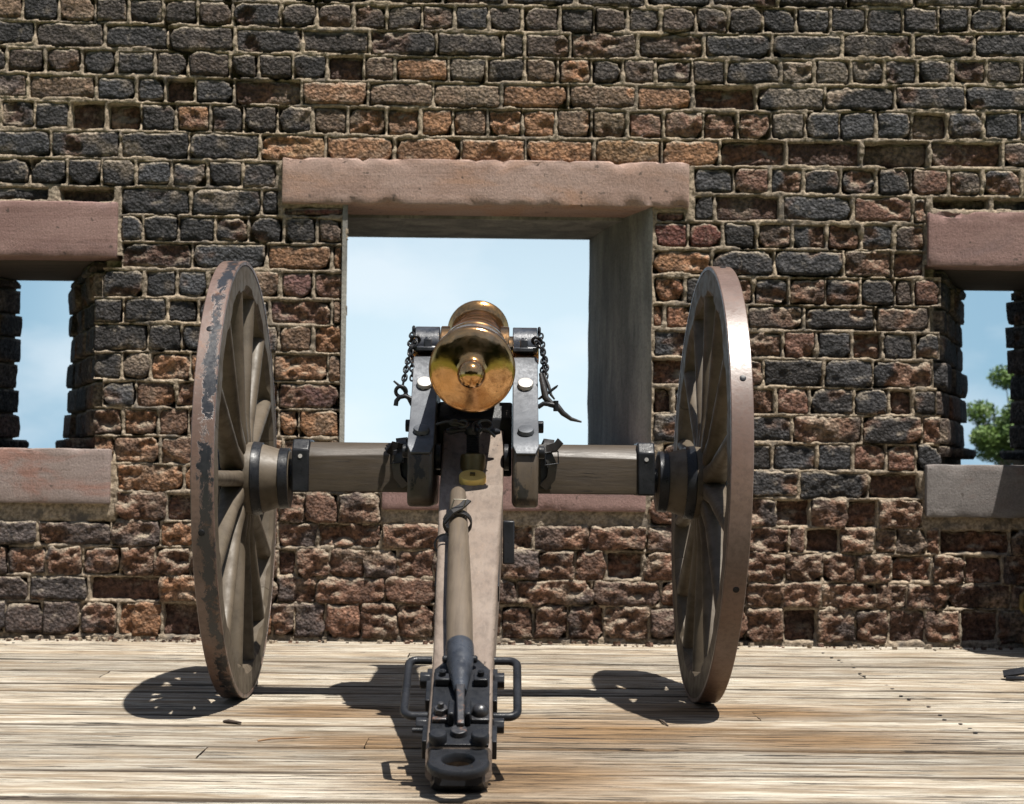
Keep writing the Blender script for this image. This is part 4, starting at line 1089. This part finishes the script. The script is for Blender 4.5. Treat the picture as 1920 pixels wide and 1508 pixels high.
# --- cheeks
TRZ = 1.162
for s in (-1, 1):
    xc = .004 + s * .1635; xa, xb = xc - .0395, xc + .0395
    prof = [(-.438, .800), (-.425, .826), (-.395, .846), (-.335, .884), (-.245, .958), (-.165, 1.040), (-.118, 1.104), (-.112, 1.138), (.10, 1.138), (.17, 1.06), (.20, .90), (.19, .70), (.10, .642), (-.415, .642), (-.438, .664)]
    ck = MB().prism(prof, 0, xa, xb).build('cheek', M['cheek'], gun, bevel=.013, seg=4)
    # iron strap over the cheek's top
    line = [(-.112, 1.128), (-.120, 1.108), (-.167, 1.043), (-.247, .961), (-.337, .887), (-.397, .849), (-.428, .829), (-.4395, .806)]
    rings = []
    for i, (y, z) in enumerate(line):
        p, nx_ = line[max(i - 1, 0)], line[min(i + 1, len(line) - 1)]
        t = Vector((0, nx_[0] - p[0], nx_[1] - p[1])).normalized(); nn = Vector((0, t.z, -t.y))
        if nn.z < 0 and i < 6: nn = -nn
        if i >= 6: nn = Vector((0, -abs(nn.y), abs(nn.z)))
        hw = .0405 if i < 7 else .030
        rings.append([Vector((xc + hw, y, z)) - nn * .003, Vector((xc + hw, y, z)) + nn * .007, Vector((xc - hw, y, z)) + nn * .007, Vector((xc - hw, y, z)) - nn * .003])
    MB().rings(rings).build('cheek_plate', M['plate'], ck, smooth=35, bevel=.002)
    for (y, z), mm in (((-.178, 1.027), M['bolt']), ((-.362, .868), M['plate'])):
        nn = Vector((0, -.69, .72)) if z > .9 else Vector((0, -.53, .85))
        c = Vector((xc, y, z))
        MB().lathe(c, nn, [(0, .0255), (.020, .0255), (.0245, .0235), (.0255, .020), (.0255, .0)], 28).build('bolt', mm, ck, smooth=40)
        MB().lathe(c, nn, [(.006, .027), (.012, .027)], 8).build('bolt_washer', M['iron'], ck)
    xo = xc + s * .0395
    for (y, z), r_ in (((-.20, .90), .020), ((-.36, .815), .020)):
        MB().cyl((xo, y, z), (xo + s * .020, y, z), r_, n=16).build('bolt', M['iron'], ck, bevel=.003)
    # tool hook
    if s < 0: pth = [(xo, -.24, .985), (xo - .020, -.24, .994), (xo - .038, -.24, .990), (xo - .048, -.24, .978), (xo - .050, -.24, .962)]
    else: pth = [(xo, -.24, .962), (xo + .018, -.24, .974), (xo + .040, -.24, .972), (xo + .056, -.24, .969)]
    hk = MB().tube(pth, .0075, 10)
    if s > 0: hk.cyl((xo + .058, -.24, .950), (xo + .058, -.24, .984), .0085, n=10)
    hk.build('hook', M['iron'], ck, smooth=50)
    # cap square over the trunnion
    xa, xb = .004 + s * .122, .004 + s * .203
    poly = [(-.118, 1.150), (-.118, 1.163), (-.080, 1.165)] + [(.0775 * cos(a), TRZ + .0775 * sin(a)) for a in np.linspace(pi - .06, .06, 22)] + [(.080, 1.165), (.125, 1.163), (.125, 1.150), (.062, 1.148)] + [(.06 * cos(a), TRZ + .06 * sin(a)) for a in np.linspace(.12, pi - .12, 14)] + [(-.062, 1.148)]
    cs = MB().prism(poly, 0, xa, xb).build('cap_square', M['cap'], gun, bevel=.0025, seg=2)
    xk = (xa + xb) / 2 + s * -.004
    MB().box((xk, -.100, 1.176), (.026, .024, .030)).cyl((xk, -.1, 1.190), (xk, -.1, 1.196), .010, n=10).build('key_bolt', M['cap'], cs, bevel=.003)
    MB().torus((.004 + s * .210, -.01, 1.226), (1, 0, 0), .011, .0055, 16, 8).build('chain_eye', M['iron'], cs)
    MB().torus((.004 + s * .199, -.108, 1.187), (0, .8, .6), .013, .0055, 16, 8).build('chain_eye', M['iron'], cs)
    # chains
    def chain(pts, n_):
        P = [Vector(p) for p in pts]; ch = empty('chain', (0, 0, 0), gun)
        d = [0]
        for a, b in zip(P[:-1], P[1:]): d.append(d[-1] + (b - a).length)
        proto = {}
        for i in range(n_):
            t = d[-1] * (i + .5) / n_
            q = max(k for k in range(len(P) - 1) if d[k] <= t)
            u = (P[q + 1] - P[q]).normalized(); c = P[q] + u * (t - d[q])
            ax = u.cross(Vector((0, 1, 0))).normalized() if i % 2 else u.cross(u.cross(Vector((.35, .94, 0)))).normalized()
            w_ = ax.cross(u)
            if not proto:
                o = MB().torus((0, 0, 0), (0, 0, 1), .0082, .0032, 16, 8, ell=1.55, long=(1, 0, 0)).build('link', M['iron'], ch); proto['a'] = o
            else:
                o = proto['a'].copy(); COL.objects.link(o); o.parent = ch
            o.matrix_local = Matrix.Translation(c) @ Matrix((u, w_, ax)).transposed().to_4x4()
        return ch
    X = lambda v: .004 + s * v
    if s < 0:
        chain([(X(.214), -.03, 1.215), (X(.220), -.07, 1.17), (X(.212), -.11, 1.13), (X(.206), -.14, 1.08), (X(.205), -.16, 1.05)], 11)
        chain([(X(.198), -.122, 1.178), (X(.212), -.13, 1.148), (X(.224), -.15, 1.10), (X(.230), -.17, 1.055), (X(.234), -.18, 1.035)], 10)
        k = MB(); c = Vector((X(.236), -.185, 1.015))
        k.torus(c + Vector((-.004, 0, -.004)), (0, 1, .2), .017, .0062, 16, 8); k.tube([c + Vector((-.028, 0, .030)), c + Vector((.006, 0, .002)), c + Vector((.03, 0, -.045)), c + Vector((.045, 0, -.07))], [.003, .0055, .0055, .003], 8)
        k.build('linch_key', M['iron'], cs, smooth=50)
    else:
        chain([(X(.214), -.03, 1.215), (X(.222), -.07, 1.165), (X(.222), -.11, 1.12), (X(.220), -.14, 1.08), (X(.218), -.16, 1.05)], 11)
        chain([(X(.199), -.122, 1.180), (X(.220), -.13, 1.150), (X(.231), -.15, 1.105), (X(.228), -.17, 1.06), (X(.226), -.18, 1.03)], 11)
        k = MB(); k.tube([(X(.205), -.20, .990), (X(.225), -.2, 1.003), (X(.262), -.2, 1.030), (X(.268), -.2, 1.036)], [.003, .006, .004, .002], 8)
        k.build('linch_key', M['iron'], cs, smooth=50)
        MB().tube([(X(.212), -.19, 1.075), (X(.222), -.2, 1.03), (X(.228), -.21, .995), (X(.245), -.21, .975), (X(.266), -.21, .968), (X(.285), -.21, .945), (X(.312), -.2, .927), (X(.346), -.2, .918)], [.006, .011, .011, .012, .010, .009, .0065, .003], 8).build('leather_thong', M['leather'], gun, smooth=50)
        MB().tube([(X(.222), -.18, 1.075), (X(.238), -.19, 1.035), (X(.246), -.2, 1.005), (X(.258), -.2, .990)], [.004, .006, .005, .003], 8).build('leather_thong', M['leather'], gun, smooth=50)
    # leather strap and buckle round the axle, beside the cheek
    xs = .004 + s * .235
    sm = MB()
    sm.tube([(xs, -.090, .70), (xs, -.090, .80), (xs + s * .006, -.078, .832), (xs + s * .012, -.03, .862), (xs + s * .012, .06, .865), (xs, .09, .84), (xs, .09, .70)], 1, flat=(.034, .006), up=(1, 0, 0))
    sm.tube([(xs - s * .012, -.098, .845), (xs + s * .004, -.115, .815), (xs + s * .022, -.112, .775), (xs + s * .016, -.104, .735), (xs - s * .01, -.098, .705)], 1, flat=(.030, .007), up=(1, 0, .2))
    sm.tube([(xs + s * .002, -.11, .83), (xs + s * .03, -.125, .838), (xs + s * .046, -.13, .858 if s > 0 else .81)], 1, flat=(.028, .006), up=(.5, 0, .9))
    ls = sm.build('axle_strap', M['leather'], gun, smooth=40)
    q = [Vector((xs + s * .018, -.122, .800)) + Vector((dx, 0, dz)) for dx, dz in ((-.022, -.022), (.022, -.016), (.020, .024), (-.022, .018))]
    MB().tube(q, .0032, 6, closed=True, up=(0, -1, 0)).build('buckle', M['iron'], ls)

MB().prism([(-.07, .74), (-.10, .86), (-.10, .93), (-.06, .985), (.10, .985), (.10, .74)], 0, -.118, .126).build('shade_block', M['iron'], gun, bevel=.006)  # black block added to stand in for the shade under the breech
# --- bolts and rod between the cheeks
for s in (-1, 1): MB().lathe((s * .101, -.30, .80), (s, 0, 0), [(0, .042), (.014, .042), (.022, .03)], 24).build('rondelle', M['iron'], gun)

# --- elevating screw
es = empty('elevating_screw', (.002, -.33, 0), gun)
prof = []
for i in range(23): prof += [(.79 + i * .0055, .0195), (.79 + i * .0055 + .00275, .0225)]
MB().lathe((0, .0, 0), (0, 0, 1), prof, 24).build('screw', M['iron'], es, smooth=0)
MB().lathe((0, 0, 0), (0, 0, 1), [(.66, .040), (.80, .040), (.808, .036), (.812, .02)], 32).build('screw_box', M['dbronze'], es, smooth=35)
c = on_trail(.003, -.412) - Vector((.002, -.33, 0))
MB().lathe(c, TNm, [(-.01, .042), (.010, .042), (.013, .040), (.0135, 0)], 36).build('brass_flange', M['brass'], es, smooth=35)
MB().box(c + TNm * .016, (.016, .016, .006), TRot).build('flange_stud', M['dbronze'], es)
h = MB()
for a in (.25, .25 + pi / 2, .25 + pi, .25 + 1.5 * pi):
    d = Vector((cos(a), sin(a), 0)); p = Vector((0, 0, .888))
    h.tube([p, p + d * .045 + Vector((0, 0, -.004)), p + d * .072 + Vector((0, 0, -.008)), p + d * .088 + Vector((0, 0, -.008))], [.010, .0085, .0125, .006], 10)
h.lathe((0, 0, .868), (0, 0, 1), [(0, .022), (.01, .028), (.03, .028), (.045, .016)], 20)
h.build('screw_handle', M['iron'], es, smooth=50)
cd = MB()
for cx_, cz_, rr_, tl_ in ((.036, .900, .017, .3), (-.030, .902, .012, -.4), (-.058, .905, .010, .2), (.012, .893, .014, .9)):
    cd.torus((cx_, -.040, cz_), (sin(tl_), -.8, .5), rr_, .0045, 14, 6, ell=1.4, long=(1, 0, tl_))
cd.tube([(-.02, -.045, .895), (-.05, -.05, .905), (-.085, -.045, .908), (-.115, -.03, .900)], .0045, 6)
cd.tube([(.02, -.045, .890), (.05, -.05, .880), (.07, -.05, .862)], .0045, 6)
cd.build('lashing', M['leather'], es, smooth=50)

# --- barrel
D0 = Vector((0, -.55, 1.061)); DA = Vector((0, 1, .1816)).normalized()
prof = [(-.168, .0), (-.1665, .012), (-.161, .024), (-.150, .0345), (-.137, .0405), (-.125, .0425), (-.112, .0405), (-.100, .0355), (-.092, .0305), (-.085, .0285), (-.074, .0292), (-.062, .031), (-.052, .035), (-.045, .041), (-.040, .049), (-.036, .060),
        (-.029, .082), (-.022, .103), (-.015, .121), (-.010, .128), (-.004, .1312), (.002, .1318), (.020, .1318), (.0225, .1300), (.024, .1265), (.034, .1265), (.036, .1235), (.05, .120), (.30, .114), (.345, .112), (.35, .116), (.375, .116), (.38, .111), (.40, .107), (.62, .101), (.63, .104), (.645, .104), (.65, .099),
        (.67, .093), (.95, .083), (.96, .087), (.975, .087), (.98, .082), (1.06, .075), (1.14, .075), (1.19, .078), (1.22, .085), (1.24, .097), (1.253, .107), (1.258, .1135), (1.266, .1155), (1.276, .1135), (1.282, .107), (1.284, .060), (1.278, .0575), (1.0, .0575), (.98, .0)]
bar = MB().lathe(D0, DA, prof, 112, ref=(1, 0, 0)).build('barrel', M['bronze'], gun, smooth=32)
for s in (-1, 1):
    MB().lathe((s * .085, 0, TRZ), (s, 0, 0), [(0, .080), (.026, .080), (.029, .077), (.029, .048), (.125, .047), (.128, .044), (.128, 0)], 44).build('trunnion', M['bronze'], bar, smooth=35)
# vent on the breech
vc = D0 + DA * .11; up = Vector((0, -.178, .984))
MB().lathe(vc + up * .116, up, [(0, .014), (.006, .013), (.0065, .003), (.002, .003), (.002, 0)], 16).build('vent', M['dbronze'], bar)

# ------------------------------------------------------------------ handspike on the trail
A = Vector((-.032, -.60, .690)); B = Vector((-.006, -1.425, .291))
hs = empty('handspike', tuple(B)); tag(hs, 'smooth brown wooden handspike with black iron tip, strapped along the top of the cannon trail', 'handspike')
A = A - B; O = Vector((0, 0, 0)); ax = (A - O).normalized(); L_ = (A - O).length
MB().lathe(O, ax, [(-.01, .0325), (.02, .0335), (.25, .0345), (.5, .031), (L_ - .05, .0245), (L_ - .012, .0235), (L_ - .003, .020), (L_, .012)], 40).build('shaft', M['pole'], hs, smooth=40)
dn = -ax
MB().lathe(O, dn, [(-.028, .0335), (-.028, .0358), (0, .0362), (.05, .033), (.11, .0255), (.155, .0185), (.175, .0145)], 36).build('socket', M['cap'], hs, smooth=40)
tip = O + dn * .165
bl = MB(); pr = [(0, .012, .016), (.03, .010, .016), (.07, .0095, .014), (.12, .009, .011), (.155, .0085, .006)]
side = Vector((1, 0, 0)); nn = side.cross(dn).normalized()
if nn.z < 0: nn = -nn
bl.rings([[tip + dn * t + side * sx * a + nn * sz * b for sx, sz in ((-1, -1), (1, -1), (1, 1), (-1, 1))] for t, a, b in pr])
bl.build('blade', M['rusty'], hs, bevel=.003)
c = O + dn * .028
for s in (-1, 1):
    rv = MB(); rv.lathe(c + side * s * .030, side * s, [(0, .010), (.010, .010), (.014, .006), (.0145, 0)], 12)
    rv.build('rivet', M['iron'], hs)

# ------------------------------------------------------------------ odds and ends
def twig(name, pts, r, mat, label, cat='twig'):
    o = MB().tube(pts, r, 7).build(name, mat, smooth=60); tag(o, label, cat); return o
twig('twig', [(-.715, -.63, .006), (-.70, -.645, .009), (-.68, -.65, .007), (-.66, -.655, .006)], [.004, .006, .005, .003], M['twig'], 'short dark twig lying on the deck in front of the left wheel shadow')
twig('straw', [(-.565, -1.00, .005), (-.53, -.985, .009), (-.48, -.96, .007), (-.43, -.925, .005)], [.003, .0028, .0022, .0015], M['straw'], 'thin brown dry stem lying on the deck left of the trail')
twig('splinter', [(.585, -.49, .004), (.592, -.56, .008), (.60, -.62, .004)], [.002, .004, .002], M['twig'], 'tiny dark splinter on the deck right of the trail')
sp = MB().tube([(2.0, .74, .020), (2.07, .72, .034), (2.2, .70, .036), (2.45, .68, .02), (2.6, .68, .006)], 1, flat=(.05, .008), up=(0, 1, .3))
sp.tube([(2.0, .70, .008), (2.06, .66, .012), (2.3, .62, .008)], .009, 8)
tag(sp.build('iron_strap', M['iron'], smooth=40), 'black iron strap lying on the deck at the right edge', 'iron strap')
stand = empty('metal_stand', (2.6, 1.7, 0)); tag(stand, 'dark metal stand with a curled brass foot at the right edge, by the wall, its unseen body added to cast a shadow', 'stand')
MB().box((.13, -.05, .76), (.50, .56, 1.10)).build('shadow_caster', M['dark_wood'], stand, bevel=.01)  # unseen box, added to cast the shadow on wall and deck
for dx, dy in ((-.09, .17), (-.09, -.25), (.34, .17), (.34, -.25)): MB().box((dx, dy, .105), (.04, .04, .21)).build('leg', M['iron'], stand, bevel=.004)
lg = MB().tube([(-.12, .04, .30), (-.19, .04, .285), (-.222, .04, .25), (-.225, .04, .20), (-.20, .04, .165), (-.17, .04, .17), (-.165, .04, .20)], .012, 8)
lg.tube([(-.14, .04, .165), (-.19, .04, .145), (-.205, .04, .06), (-.20, .04, .0)], .013, 8)
lg.build('scroll_foot', M['dbronze'], stand, smooth=60)
